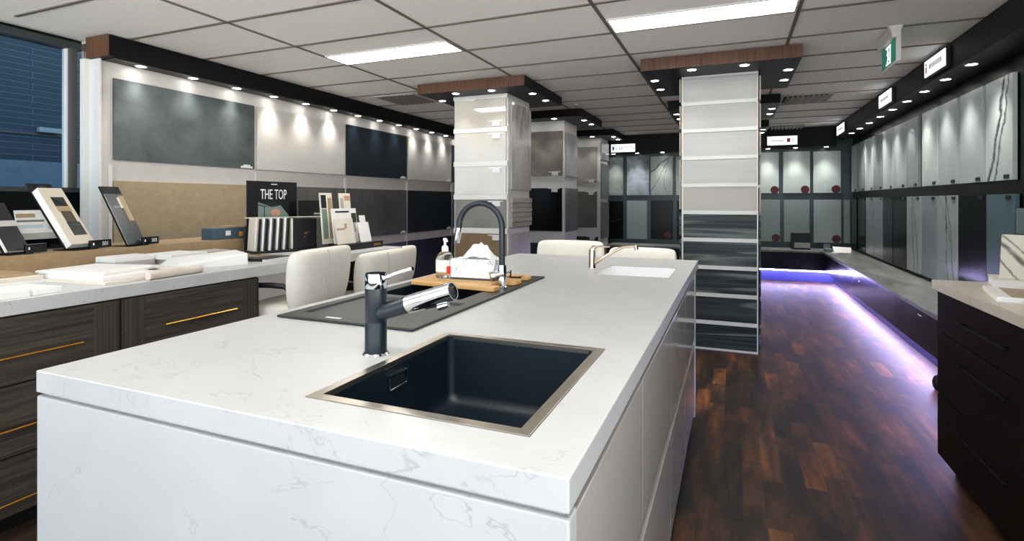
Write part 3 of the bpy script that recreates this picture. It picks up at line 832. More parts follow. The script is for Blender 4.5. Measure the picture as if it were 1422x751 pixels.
# ledge strips between rows are the column's white rails
tcol = bpy.data.objects['display_column']
for i in range(11):
    za = rows[i - 1] + 0.2085 + .001 if i else 0.0
    zc = rows[i] - .001 if i < 10 else 2.438
    obj('rail', MB().box(-0.43, 0.20, 5.073, 5.0945, za, zc), M['white_panel'], tcol, 0.001)
for x0, x1 in ((-0.43, -0.416), (0.191, 0.20)):
    obj('edge_strip', MB().box(x0, x1, 5.0735, 5.0945, 0.0, 2.438), M['white_panel'], tcol)
ccol = bpy.data.objects['display_column.003']
zz = [(2.396, 2.438), (2.044, 2.094), (1.686, 1.741), (1.336, 1.389), (0.978, 1.034), (0.621, 0.679)]
for za, zc in zz:
    obj('rail', MB().box(-2.793, -2.163, 5.122, 5.1445, za, zc), M['white_panel'], ccol, 0.001)

def col_panel(face, a0, a1, z0, z1, m, label, yface=None, th=0.02, tagpos=None):
    """face 'f' = front (faces -Y at yface), 's' = right side (faces +X)"""
    if face == 'f': mb = MB().box(a0, a1, yface - th, yface - 0.001, z0, z1)
    else: mb = MB().box(-2.162, -2.162 + th, a0, a1, z0, z1)
    o = obj('cladding_slab', mb, M[m], bevel=0.0015)
    tag(o, label, 'panel', 'sample panels on the left columns')
    if tagpos is not None:
        zt = tagpos
        hang_tag(o, MB().box(a1 - .20, a1 - .03, yface - th - .006, yface - th, zt, zt + .012).box(a1 - .15, a1 - .06, yface - th - .01, yface - th, zt - .045, zt))
    return o
M['gl_cream'] = plain('glossy_cream_panel', rgb(192, 187, 176), 0.05, 0, 0.6, coat=0.5)
M['gl_warm'] = plain('glossy_warm_white_panel', rgb(200, 196, 186), 0.06, 0, 0.6, coat=0.5)
M['gl_grey'] = stone('glossy_stone_grey_panel', rgb(112, 111, 106), rgb(136, 135, 129), 4, 0.08)
M['c_brown'] = stone('brown_stone_panel', rgb(118, 98, 70), rgb(132, 112, 84), 30, 0.35)
M['c_marble'] = marble('white_grey_marble_panel', rgb(186, 184, 178), rgb(168, 167, 162), rgb(128, 127, 122), 1.3, 0.05, 0.15, (1, 1, .3), 0.8)
M['c_marble2'] = marble('warm_grey_marble_panel', rgb(168, 162, 154), rgb(180, 174, 166), rgb(128, 122, 116), 2.0, 0.02, 0.35)
M['c_plank'] = wood('weathered_plank', [rgb(138, 132, 122), rgb(166, 160, 150), rgb(186, 180, 170)], 'y', 1.4, 0.6, False)
A = 5.145
col_panel('f', -2.775, -2.18, 2.095, 2.395, 'gl_cream', 'glossy cream panel at the top of the front left column', A, tagpos=2.15)
col_panel('f', -2.775, -2.18, 1.742, 2.043, 'gl_warm', 'glossy warm white panel, second from the top of the front left column', A, tagpos=2.02)
col_panel('f', -2.775, -2.18, 1.39, 1.685, 'gl_warm', 'glossy off white panel, third from the top of the front left column', A, tagpos=1.66)
col_panel('f', -2.775, -2.18, 1.035, 1.335, 'gl_grey', 'glossy grey stone panel behind the black tap hose', A, tagpos=1.31)
col_panel('f', -2.775, -2.18, 0.68, 0.977, 'c_brown', 'brown stone panel behind the tissue box', A, tagpos=0.955)
col_panel('f', -2.775, -2.18, 0.33, 0.62, 'gl_warm', 'off white panel low on the front left column', A)
col_panel('s', 5.20, 5.775, 1.44, 2.36, 'c_marble', 'tall pale marble panel on the right side of the front left column', th=0.022)
col_panel('s', 5.20, 5.775, 0.30, 0.97, 'c_marble2', 'warm grey marble panel low on the side of the front left column', th=0.012)
o = MB()
for i in range(6):
    z = 1.045 + i * 0.052
    o.hexa([(-2.162, 5.20, z), (-2.134 if i % 2 else -2.138, 5.20, z), (-2.134 if i % 2 else -2.138, 5.79, z), (-2.162, 5.79, z),
            (-2.162, 5.20, z + .047), (-2.136 if i % 2 else -2.14, 5.20, z + .047), (-2.136 if i % 2 else -2.14, 5.79, z + .047), (-2.162, 5.79, z + .047)])
tag(obj('plank_panel', o, M['c_plank'], bevel=0.001), 'panel of six weathered timber planks on the side of the front left column', 'panel', 'sample panels on the left columns')
B = 7.165
M['taupe'] = stone('taupe_stone_panel', rgb(96, 92, 84), rgb(134, 129, 119), 4, 0.35)
M['sgrey'] = stone('grey_panel', rgb(98, 102, 101), rgb(112, 116, 114), 6, 0.35)
M['silver'] = stone('silver_grey_panel', rgb(160, 164, 163), rgb(174, 178, 176), 3, 0.3)
col_panel('f', -2.775, -2.187, 1.67, 2.295, 'taupe', 'taupe stone panel high on the middle left column front', B, tagpos=1.72)
col_panel('f', -2.775, -2.195, 0.90, 1.50, 'r_black', 'black panel on the middle left column front', B, tagpos=1.49)
col_panel('f', -2.775, -2.195, 0.10, 0.73, 'navy_slab', 'dark navy panel low on the middle left column front', B)
col_panel('s', 7.20, 7.76, 1.67, 2.28, 'silver', 'silver grey panel high on the side of the middle left column')
col_panel('s', 7.20, 7.79, 0.887, 1.50, 'sgrey', 'mid grey panel on the side of the middle left column')
Cc = 9.345
M['greige'] = stone('greige_panel', rgb(150, 146, 139), rgb(162, 158, 151), 5, 0.35)
col_panel('f', -2.775, -2.22, 1.645, 2.28, 'greige', 'greige panel high on the rear left column front', Cc, tagpos=1.69)
col_panel('f', -2.775, -2.22, 0.85, 1.488, 'olive_slab', 'olive grey panel on the rear left column front', Cc, tagpos=1.475)
col_panel('f', -2.775, -2.2, 0.08, 0.69, 'navy_slab', 'dark panel low on the rear left column front', Cc, tagpos=0.68)
col_panel('s', 9.36, 9.95, 2.06, 2.375, 'silver', 'silver panel at the top of the rear left column side')
col_panel('s', 9.36, 9.95, 1.37, 1.985, 'sgrey', 'grey panel in the middle of the rear left column side')
col_panel('s', 9.36, 9.95, 0.65, 1.30, 'sgrey', 'grey panel low on the rear left column side')

# ------------------------------------------------------------------ island
IX0, IX1, IY0, IY1 = -1.485, -0.212, 0.726, 3.725
S1 = (-0.789, -0.312, 0.833, 1.403)          # near sink outer
S2 = (-1.414, -0.880, 1.363, 2.575)          # drop-in sink plate
S3 = (-0.684, -0.305, 2.83, 3.25)            # white sink
t = thing('island_worktop', 'white veined quartz island benchtop with waterfall end', 'worktop', ((IX0 + IX1) / 2, (IY0 + IY1) / 2, 0))
h2 = (S2[0] + .02, S2[1] - .02, S2[2] + .02, S2[3] - .02)
h3 = (S3[0] - .0066, S3[1] + .0066, S3[2] - .0066, S3[3] + .0066)
xs = sorted({IX0, IX1, S1[0], S1[1], h2[0], h2[1], h3[0], h3[1]})
ys = sorted({IY0, IY1, S1[2], S1[3], h2[2], h2[3], h3[2], h3[3]})
obj('benchtop', MB().plate(xs, ys, ZI - 0.05, ZI, [S1, h2, h3]), M['quartz'], t, 0.0025)
obj('waterfall_panel', MB().box(IX0, IX1, IY0 + 0.001, IY0 + 0.041, 0.0, ZI - 0.058), M['quartz'], t, 0.004)
obj('batten', MB().box(IX0 + .02, IX1 - .01, IY0 + 0.012, IY0 + 0.041, ZI - 0.06, ZI - 0.049), M['greyboard'], t)
tag(obj('end_panel', MB().box(-1.44, -0.213, 3.452, 3.484, 0.0, ZI - 0.052), M['white_panel'], bevel=0.002), 'white panel closing the far end of the island below the overhang', 'panel')
# island base cabinets, glossy drawers facing the aisle
yc = [0.769, 1.411, 2.086, 2.755, 3.450]
cl = ['nearest the waterfall end', 'second from the waterfall end', 'third from the waterfall end', 'farthest, by the timber tile column']
for i in range(4):
    a, b = yc[i] + 0.0015, yc[i + 1] - 0.0015
    t = thing('island_cabinet', 'glossy greige two drawer island cabinet, %s' % cl[i], 'cabinet', (-0.8, (a + b) / 2, 0), 'island base cabinets')
    if i == 0: body = MB().box(-1.44, -0.262, a, b, 0.06, 0.70).box(-1.44, -0.85, a, b, 0.7, 0.876).box(-0.285, -0.262, a, b, 0.70, 0.876)
    else: body = MB().box(-1.44, -0.262, a, b, 0.06, 0.66).box(-0.295, -0.262, a, b, 0.66, 0.876)
    obj('carcass', body, M['white_panel'], t)
    obj('channel', MB().box(-0.262, -0.256, a, b, 0.845, 0.878).box(-0.262, -0.222, a, b, 0.845, 0.850), M['channel'], t)
    obj('channel', MB().box(-0.262, -0.256, a, b, 0.425, 0.492).box(-0.262, -0.222, a, b, 0.424, 0.432), M['channel'], t)
    obj('drawer_front', MB().box(-0.236, -0.216, a, b, 0.488, 0.857), M['gloss_greige'], t, 0.0015)
    obj('drawer_front', MB().box(-0.236, -0.216, a, b, 0.058, 0.440), M['gloss_greige'], t, 0.0015)
    obj('plinth', MB().box(-1.40, -0.30, a, b, 0.0, 0.06), M['black_satin'], t)

# near undermount sink
t = thing('undermount_sink', 'black composite single bowl sink with steel rim, nearest on the island', 'sink', ((S1[0] + S1[1]) / 2, (S1[2] + S1[3]) / 2, 0.74))
r = 0.024
obj('rim', MB().plate([S1[0] + .0006, S1[0] + r, S1[1] - r, S1[1] - .0006], [S1[2] + .0006, S1[2] + r, S1[3] - r, S1[3] - .0006], ZI - 0.012, ZI + 0.001, [(S1[0] + r, S1[1] - r, S1[2] + r, S1[3] - r)]), M['steel'], t, 0.0006)
obj('bowl', MB().bowl(S1[0] + r - .001, S1[1] - r + .001, S1[2] + r - .001, S1[3] - r + .001, ZI - 0.003, 0.735, 0.02, 0.03), M['granite_black'], t, smooth=True)
xo = S1[0] + r + 0.0015
ov = MB()
ya, yb2, za, zb2 = 1.075, 1.155, 0.862, 0.900
ov.box(xo - .001, xo + .004, ya, yb2, zb2 - .005, zb2).box(xo - .001, xo + .004, ya, yb2, za, za + .005).box(xo - .001, xo + .004, ya, ya + .006, za, zb2).box(xo - .001, xo + .004, yb2 - .006, yb2, za, zb2)
ovo = obj('overflow', ov, M['chrome'], t, 0.001)
obj('overflow_plate', MB().box(xo - .001, xo + .002, ya + .012, yb2 - .012, za + .009, zb2 - .009), M['tap_black'], ovo)
obj('drain', MB().lathe([(0, .003), (.03, .003), (.045, .0015), (.045, 0), (0, 0)], (-0.56, 1.12, 0.735), 28), M['chrome'], t, smooth=True)

# black pull-out tap with chrome head
tx, ty = -0.840, 1.131
t = thing('pull_out_tap', 'short black and chrome pull out mixer tap beside the near sink', 'tap', (tx, ty, ZI))
obj('base_ring', MB().lathe([(0, 0), (.033, 0), (.034, .003), (.03, .007), (0, .007)], (tx, ty, ZI), 32), M['chrome'], t, smooth=True)
obj('body', MB().lathe([(0, .004), (.0275, .004), (.0275, .082), (.0268, .083), (.0268, .085), (.0275, .086), (.0275, .168), (0, .168)], (tx, ty, ZI), 32), M['tap_black'], t, smooth=True)
cp = obj('cap', MB().lathe([(0, .168), (.026, .168), (.0275, .171), (.0275, .203), (.026, .207), (0, .207)], (tx, ty, ZI), 32), M['chrome'], t, smooth=True)
obj('lever', MB().tube([(tx + .02, ty, ZI + .192), (tx + .06, ty - .002, ZI + .208), (tx + .112, ty - .004, ZI + .224)], [.0062, .0058, .0055], 12), M['chrome'], cp, smooth=True)
sp0, sp1, sp2 = Vector((tx + .012, ty, ZI + .107)), Vector((tx + .098, ty, ZI + .135)), Vector((tx + .222, ty, ZI + .1755))
obj('spout', MB().tube([sp0, sp1], .0215, 28), M['tap_black'], t, smooth=True)
d = (sp2 - sp1).normalized()
hd = MB().tube([sp1, sp2], .0225, 28, cap=False).tube([sp2, sp1 + d * .09], .0195, 28, cap=False)
for k in range(1): pass
head = obj('spray_head', hd, M['chrome'], t, smooth=True)
ringm = MB()
N = 28
u1 = Vector((0, 1, 0)); u2 = d.cross(u1).normalized()
outer = [ringm.bm.verts.new(sp2 + (u1 * math.cos(2 * PI * k / N) + u2 * math.sin(2 * PI * k / N)) * .0225) for k in range(N)]
inner = [ringm.bm.verts.new(sp2 + (u1 * math.cos(2 * PI * k / N) + u2 * math.sin(2 * PI * k / N)) * .0195) for k in range(N)]
for k in range(N): ringm.bm.faces.new([outer[k], outer[(k + 1) % N], inner[(k + 1) % N], inner[k]])
obj('lip', ringm, M['chrome'], head)
obj('nozzle', MB().tube([sp2 - d * .02, sp2 - d * .021], .0194, 28), M['rubber'], head)
dn = -u2 if u2.z > 0 else u2
q = sp2 - d * .048 + dn * .028
obj('slot', MB().tube([sp1 + d * .045 + dn * .0185, sp2 - d * .035 + dn * .0215], .006, 10), M['rubber'], head)
obj('aerator', MB().tube([q - d * .002, q + d * .018], .0085, 16).tube([q + d * .018, q + d * .026], .0068, 16), M['chrome'], head, smooth=True)

# drop-in black sink with drainer
t = thing('drainer_sink', 'charcoal composite inset sink with drainer, under the chopping board', 'sink', ((S2[0] + S2[1]) / 2, (S2[2] + S2[3]) / 2, 0.74))
bw = (-1.355, -0.975, 1.84, 2.48)
dr = (-1.375, -0.925, 1.44, 1.78)
obj('plate', MB().plate(sorted({S2[0], S2[1], bw[0], bw[1], dr[0], dr[1]}), sorted({S2[2], S2[3], bw[2], bw[3], dr[2], dr[3]}), ZI + 0.0005, ZI + 0.009, [bw, dr]), M['granite_grey'], t, 0.003)
obj('bowl', MB().bowl(bw[0], bw[1], bw[2], bw[3], ZI + 0.007, 0.74, 0.03, 0.03), M['granite_black'], t, smooth=True)
obj('drainer', MB().bowl(dr[0], dr[1], dr[2], dr[3], ZI + 0.0075, ZI - 0.0, 0.02, 0.004, 0.002), M['granite_grey'], t, smooth=True)
obj('badge', MB().box(-1.235, -1.175, 1.392, 1.404, ZI + .009, ZI + .0098), M['white_ink'], t)

# chopping board lying across the bowl: outline with a notched end
zb0, zb1 = ZI + 0.010, ZI + 0.028
pts = [(-1.352, 2.085), (-0.955, 2.045), (-0.925, 2.05), (-0.92, 2.10), (-0.972, 2.115), (-0.974, 2.225), (-0.925, 2.235), (-0.905, 2.25), (-0.90, 2.30), (-0.915, 2.315), (-0.96, 2.325), (-0.965, 2.385),
       (-0.915, 2.40), (-0.905, 2.415), (-0.906, 2.45), (-0.93, 2.462), (-1.34, 2.45), (-1.36, 2.435), (-1.365, 2.10)]
# keep clear of the tap stem (x -0.941, y 2.17)
t = thing('chopping_board', 'bamboo chopping board laid across the drainer sink', 'chopping board', (-1.15, 2.25, zb0))
obj('board', MB().prism(pts, lambda p: (p[0], p[1], zb0), lambda p: (p[0], p[1], zb1)), M['bamboo'], t, 0.002)
obj('grip', MB().tube([(-0.972, 2.336, zb1 + .002), (-0.945, 2.338, zb1 + .004), (-0.922, 2.352, zb1 + .002)], .004, 8).tube([(-0.962, 2.385, zb1 - .004), (-0.93, 2.405, zb1 + .001)], .003, 8), M['rubber'], t, smooth=True)
tag(obj('bottle_loop', MB().tube([(-0.985 + .013 * math.cos(a * PI / 6), 2.345 + .004 * math.sin(a * PI / 6), zb1 + .0135 + .011 * math.sin(a * PI / 6)) for a in range(13)], .0022, 8).tube([(-0.972, 2.345, zb1), (-0.972, 2.345, zb1 + .035)], .0035, 8), M['rubber'], smooth=True),
    'small black loop fitting standing on the chopping board behind the hose tap', 'fitting')

# black hose gooseneck tap
tx, ty = -0.941, 2.170
t = thing('gooseneck_tap', 'tall black hose gooseneck mixer tap with chrome body', 'tap', (tx, ty, ZI))
zb = ZI + 0.009
obj('body', MB().lathe([(0, 0), (.024, 0), (.0245, .004), (.0205, .008), (.0205, .095), (.0185, .10), (0, .10)], (tx, ty, zb), 28), M['chrome'], t, smooth=True)
bd = obj('mixer', MB().tube([(tx + .012, ty, zb + .062), (tx - .032, ty - .012, zb + .052)], .0195, 28), M['chrome'], t, smooth=True)
obj('mixer_cap', MB().tube([(tx - .032, ty - .012, zb + .052), (tx - .046, ty - .022, zb + .047)], .0225, 28), M['steel'], bd, 0.001, smooth=True)
obj('lever', MB().tube([(tx - .03, ty - .012, zb + .07), (tx - .022, ty - .014, zb + .122)], .0045, 10), M['chrome'], bd, smooth=True)
pth = [(tx, ty, zb + .095)]
R = 0.1065
ztop = 1.322 - .0 - R - .012
pth += [(tx, ty, zb + .14), (tx, ty, ztop)]
for k in range(1, 17):
    a = PI * k / 16 * 1.0
    pth.append((tx - R + R * math.cos(a), ty, ztop + R * math.sin(a)))
pth.append((tx - 2 * R - 0.003, ty, ztop - 0.012))
obj('hose', MB().tube(pth, .0135, 18), M['tap_black'], t, smooth=True)
e = Vector(pth[-1])
obj('spray_head', MB().tube([e + Vector((.001, 0, .006)), e + Vector((-.004, 0, -.030)), e + Vector((-.008, 0, -.062))], [.0145, .0155, .0125], 20), M['chrome'], t, smooth=True)

# sanitiser bottle
bx, by, bz = -1.262, 2.232, zb1
t = thing('sanitiser_bottle', 'clear pump bottle of sanitiser with white label and red square', 'bottle', (bx, by, bz))
obj('bottle', MB().lathe([(0, 0), (.038, 0), (.043, .005), (.043, .085), (.039, .102), (.028, .117), (.015, .124), (.013, .13), (0, .13)], (bx, by, bz), 32), M['pet'], t, smooth=True)
obj('liquid', MB().lathe([(0, .003), (.036, .003), (.0395, .007), (.0395, .034), (0, .034)], (bx, by, bz), 32), clear('clear_gel', (0.9, 0.92, 0.93, 1), 0.02, 1.33), t, smooth=True)
# curved label on the camera side
lb, rd = MB(), MB()
def arcpatch(mb, a0, a1, z0, z1, rr, n=14):
    P0 = [(bx + rr * math.cos(math.radians(a0 + (a1 - a0) * k / n)), by + rr * math.sin(math.radians(a0 + (a1 - a0) * k / n))) for k in range(n + 1)]
    P1 = [(bx + (rr + .0006) * math.cos(math.radians(a0 + (a1 - a0) * k / n)), by + (rr + .0006) * math.sin(math.radians(a0 + (a1 - a0) * k / n))) for k in range(n + 1)]
    mb.prism([(k, 0) for k in range(n + 1)] + [(k, 1) for k in range(n, -1, -1)],
             lambda p: (P0[int(p[0])][0], P0[int(p[0])][1], bz + (z0 if p[1] == 0 else z1)),
             lambda p: (P1[int(p[0])][0], P1[int(p[0])][1], bz + (z0 if p[1] == 0 else z1)))
arcpatch(lb, 215, 385, .030, .086, .0434)
arcpatch(rd, 308, 355, .022, .058, .0442)
lbo = obj('label', lb, M['paper'], t)
obj('label_square', rd, M['red'], lbo)
pm = obj('pump', MB().lathe([(0, .124), (.0165, .124), (.0165, .142), (.012, .150), (.006, .152), (.006, .172), (.0095, .173), (.0095, .186), (0, .188)], (bx, by, bz), 20).tube([(bx, by, bz + .181), (bx + .02, by - .02, bz + .180), (bx + .026, by - .026, bz + .172)], .0045, 8), M['white_sink'], t, smooth=True)

# tissue box with tissue
t = thing('tissue_box', 'marble print tissue box with white tissue pulled up', 'tissue box', (-1.12, 2.235, zb1))
ang = math.radians(2)
mt = Matrix.Translation((-1.105, 2.262, zb1 + .0004)) @ Matrix.Rotation(ang, 4, 'Z')
M['tissue_marble'] = marble('grey_veined_white_card', rgb(232, 233, 235), rgb(238, 239, 240), rgb(120, 126, 134), 9.0, 0.02, 0.5, amount=0.9)
obj('box', MB().obox(mt @ Matrix.Translation((0, 0, .008)), .225, .115, .085), M['tissue_marble'], t, 0.002)
obj('base_band', MB().obox(mt, .226, .116, .008), M['dark_ink'], t)
ts = MB()
random.seed(4)
NX, NY = 13, 5
gv = []
for j in range(NY):
    row = []
    for i in range(NX):
        u = i / (NX - 1); v = j / (NY - 1)
        x = (u - .5) * .17 + .02
        pk = max(0.0, 1 - abs(u - .45) / .5)
        hgt = .093 + (.070 * min(1.0, pk * 1.5) ** 0.9) * (1 - abs(v - .5) * 1.7) + random.uniform(-.011, .011) * (1 - abs(v - .5)) * pk
        y = (v - .5) * (.035 + .07 * (1 - pk)) + random.uniform(-.004, .004)
        row.append(ts.bm.verts.new(mt @ Vector((x, y, hgt))))
    gv.append(row)
for j in range(NY - 1):
    for i in range(NX - 1):
        ts.bm.faces.new([gv[j][i], gv[j][i + 1], gv[j + 1][i + 1], gv[j + 1][i]])
tso = obj('tissue', ts, M['paper'], t)
md = tso.modifiers.new('th', 'SOLIDIFY'); md.thickness = 0.0015

# clear house shaped acrylic holder at the back of the island
ax, ay = -1.40, 2.97
dirv = Vector((0.93, 0.37, 0)); nv = Vector((-0.37, 0.93, 0))
prof = [(-.085, 0), (.085, 0), (.085, .045), (.072, .085), (-.0, .125), (-.085, .08)]
t = thing('acrylic_holder', 'clear acrylic house shaped holder on the island behind the tissue box', 'holder', (ax, ay, ZI))
def acr(mb, o0, th):
    mb.prism(prof, lambda p: Vector((ax, ay, ZI + p[1])) + dirv * p[0] + nv * o0, lambda p: Vector((ax, ay, ZI + p[1])) + dirv * p[0] + nv * (o0 + th))
    return mb
obj('front_sheet', acr(MB(), -.03, .006), M['clear'], t)
obj('back_sheet', acr(MB(), .03, .006), M['clear'], t)
bs = MB()
bs.prism([(-.085, 0), (.085, 0), (.085, .004), (-.085, .004)], lambda p: Vector((ax, ay, ZI + p[1])) + dirv * p[0] + nv * -.026, lambda p: Vector((ax, ay, ZI + p[1])) + dirv * p[0] + nv * .03)
obj('base', bs, M['clear'], t)

# white undermount sink at the far end with nickel tap
t = thing('white_sink', 'white undermount sink at the far end of the island', 'sink', ((S3[0] + S3[1]) / 2, (S3[2] + S3[3]) / 2, 0.75))
obj('bowl', MB().bowl(S3[0], S3[1], S3[2], S3[3], ZI - 0.004, 0.76, 0.03, 0.03), M['white_sink'], t, smooth=True)
obj('drain', MB().lathe([(0, .003), (.03, .003), (.045, .0015), (.045, 0), (0, 0)], (-0.5, 3.04, 0.76), 28), M['chrome'], t, smooth=True)
tx, ty = -0.764, 3.09
t = thing('sink_mixer', 'brushed nickel lever mixer tap by the white sink', 'tap', (tx, ty, ZI))
obj('body', MB().tube([(tx, ty, ZI), (tx, ty, ZI + .004), (tx, ty, ZI + .10), (tx + .008, ty, ZI + .115), (tx + .02, ty, ZI + .122)], [.022, .0205, .0195, .0165, .009], 24), M['nickel'], t, smooth=True)
obj('spout', MB().tube([(tx + .012, ty, ZI + .024), (tx + .06, ty, ZI + .055), (tx + .14, ty, ZI + .105), (tx + .185, ty, ZI + .126), (tx + .23, ty, ZI + .131), (tx + .258, ty, ZI + .131)], [.011, .010, .0095, .0095, .0095, .0095], 16).tube([(tx + .252, ty, ZI + .136), (tx + .256, ty, ZI + .112)], .0115, 16), M['nickel'], t, smooth=True)
obj('lever', MB().tube([(tx + .004, ty, ZI + .115), (tx + .04, ty, ZI + .124), (tx + .105, ty, ZI + .126)], [.009, .0055, .0045], 12), M['nickel'], t, smooth=True)

# ------------------------------------------------------------------ chairs
def make_chair():
    t = thing('office_chair', '', 'chair', (0, 0, 0), 'white leather office chairs')
    # backrest: rounded upright pad, wider at the top, at local y = +0.22, front faces -Y
    mb = MB()
    zs = [0.645, 0.665, 0.70, 0.76, 0.83, 0.92, 0.98, 1.008, 1.02]
    hw = [0.225, 0.24, 0.256, 0.270, 0.280, 0.286, 0.283, 0.270, 0.22]
    th = [0.036, 0.048, 0.056, 0.060, 0.060, 0.057, 0.050, 0.038, 0.014]
    yc = [0.185, 0.19, 0.20, 0.212, 0.222, 0.232, 0.240, 0.243, 0.245]
    rings = []
    n = 24
    for z, a, b, y in zip(zs, hw, th, yc):
        ring = []
        for k in range(n):
            an = 2 * PI * k / n
            c, s = math.cos(an), math.sin(an)
            ex = 0.32
            px_ = a * math.copysign(abs(c) ** ex, c)
            py_ = b * math.copysign(abs(s) ** 0.6, s)
            # gentle wrap of the sides towards the sitter
            ring.append(mb.bm.verts.new((px_, y + py_ - 0.04 * (abs(px_) / 0.26) ** 3, z)))
        rings.append(ring)
    for r0, r1 in zip(rings, rings[1:]):
        for k in range(n): mb.bm.faces.new([r0[k], r0[(k + 1) % n], r1[(k + 1) % n], r1[k]])
    mb.bm.faces.new(list(reversed(rings[0]))); mb.bm.faces.new(rings[-1])
    back = obj('backrest', mb, M['leather'], t, smooth='all', local=True, subsurf=2)
    seam = MB()
    for sx in (0.055,):
        seam.tube([(sx, y + b + 0.0 - 0.04 * (abs(sx) / 0.26) ** 3, z) for z, b, y in zip(zs[1:-1], th[1:-1], yc[1:-1])], .0035, 6)
    obj('seam', seam, M['stitch'], back, local=True, smooth=True)
    # seat pad
    mb = MB()
    sz = [(0.555, 0.17), (0.565, 0.215), (0.59, 0.235), (0.63, 0.235), (0.665, 0.222), (0.675, 0.19)]
    rings = []
    for z, a in sz:
        ring = []
        for k in range(n):
            an = 2 * PI * k / n
            c, s = math.cos(an), math.sin(an)
            ring.append(mb.bm.verts.new((a * 1.02 * math.copysign(abs(c) ** .45, c), -0.03 + a * math.copysign(abs(s) ** .45, s), z)))
        rings.append(ring)
    for r0, r1 in zip(rings, rings[1:]):
        for k in range(n): mb.bm.faces.new([r0[k], r0[(k + 1) % n], r1[(k + 1) % n], r1[k]])
    mb.bm.faces.new(list(reversed(rings[0]))); mb.bm.faces.new(rings[-1])
    obj('seat', mb, M['leather'], t, smooth='all', local=True, subsurf=1)
    # strap from seat to back
    obj('back_bracket', MB().tube([(0, 0.10, 0.55), (0, 0.20, 0.555), (0, 0.235, 0.60), (0, 0.225, 0.70)], .018, 10), M['chrome'], t, local=True, smooth=True)
    for s in (-1, 1):
        arm = obj('armrest', MB().tube([(s * .235, 0.15, 0.76), (s * .245, 0.12, 0.80), (s * .248, 0.02, 0.805), (s * .248, -.10, 0.80)], [.014, .017, .018, .016], 10), M['black_satin'], t, local=True, smooth=True)
        obj('arm_frame', MB().tube([(s * .248, -.08, 0.80), (s * .25, -.11, 0.72), (s * .245, -.05, 0.57), (s * .18, 0.0, 0.552)], .011, 10), M['chrome'], arm, local=True, smooth=True)
    obj('column', MB().cyl((0, 0, 0.10), (0, 0, 0.56), 0.025), M['chrome'], t, local=True, smooth=True)
    st = MB()
    for k in range(5):
        a = 2 * PI * k / 5 + 0.3
        st.tube([(0, 0, 0.105), (0.12 * math.cos(a), 0.12 * math.sin(a), 0.10), (0.235 * math.cos(a), 0.235 * math.sin(a), 0.075)], [.026, .02, .014], 8)
    obj('star_base', st, M['chrome'], t, local=True, smooth=True)
    for k in range(5):
        a = 2 * PI * k / 5 + 0.3
        c, s = math.cos(a), math.sin(a)
        obj('caster', MB().tube([(0.235 * c - .02 * s, 0.235 * s + .02 * c, .03), (0.235 * c + .02 * s, 0.235 * s - .02 * c, .03)], .03, 14), M['rubber'], t, local=True, smooth=True)
    return t
CH = make_chair()
def place_chair(first, x, y, rz, dz, label, sx=1.0):
    c = CH if first else copy_tree(CH)
    c.location = (x, y, 0); c.rotation_euler = (0, 0, rz); c['label'] = label
    c.scale = (sx, 1, 1)
    for ch in c.children:
        n = ch.name.split('.')[0]
        if n in ('backrest', 'seat', 'armrest', 'back_bracket'): ch.location.z = dz
    return c
place_chair(True, -2.615, 2.68, -PI / 2 + 0.10, 0.008, 'white leather office chair tucked at the left counter, nearest the drawers')
place_chair(False, -2.60, 3.295, -PI / 2 + 0.06, -0.06, 'white leather office chair at the left counter, middle of three')
place_chair(False, -3.07, 4.19, -PI / 2, -0.12, 'white leather office chair at the left counter, farthest and mostly hidden')
place_chair(False, -1.17, 3.87, 0.04, -0.008, 'white leather chair at the far end of the island, left of the two', 0.94)
place_chair(False, -0.632, 3.88, -0.02, -0.048, 'white leather chair at the far end of the island, behind the white sink', 0.88)

# ------------------------------------------------------------------ left counter
CX = -2.62
t = thing('counter_worktop', 'long white stone counter top along the left side', 'worktop', (-3.1, 2.3, 0))
obj('counter_slab', MB().box(-3.94, CX, 0.2, 3.90, ZI - 0.06, ZI), M['quartz_side'], t, 0.002)
obj('support_panel', MB().box(-3.55, -2.70, 3.82, 3.88, 0.0, ZI - 0.06), M['darkwood_v'], t, 0.002)
tag(obj('upstand_shelf', MB().box(-3.92, -3.50, 0.2, 3.08, ZI, 1.032), M['beige'], bevel=0.002), 'long beige raised display ledge at the back of the left counter', 'ledge')
def drawer_unit(y0, y1, label, hy):
    t = thing('drawer_cabinet', label, 'cabinet', (-3.1, (y0 + y1) / 2, 0), 'dark oak drawer cabinets')
    obj('carcass', MB().box(-3.55, CX - 0.022, y0, y1, 0.08, ZI - 0.0605), M['darkwood_v'], t)
    obj('plinth', MB().box(-3.5, CX - 0.07, y0, y1, 0.0, 0.08), M['black_satin'], t)
    for z0, z1, hz in ((0.598, 0.862, 0.710), (0.316, 0.592, 0.428), (0.084, 0.310, 0.1445)):
        f = obj('drawer_front', MB().box(CX - 0.022, CX - 0.002, y0 + 0.003, y1 - 0.003, z0, z1), M['darkwood'], t, 0.0015)
        obj('stile', MB().box(CX - 0.003, CX - 0.001, y1 - 0.11, y1 - 0.005, z0 + 0.001, z1 - 0.001), M['darkwood_v'], f)
        obj('stile', MB().box(CX - 0.003, CX - 0.001, y0 + 0.005, y0 + 0.11, z0 + 0.001, z1 - 0.001), M['darkwood_v'], f)
        obj('handle', MB().tube([(CX + .028, hy[0], hz), (CX + .028, hy[1], hz)], .0055, 12).tube([(CX - .002, hy[0] + .03, hz), (CX + .028, hy[0] + .03, hz)], .004, 8).tube([(CX - .002, hy[1] - .03, hz), (CX + .028, hy[1] - .03, hz)], .004, 8), M['brass'], f, smooth=True)
drawer_unit(1.611, 2.395, 'dark oak three drawer cabinet with brass bars, beside the chairs', (1.80, 2.215))
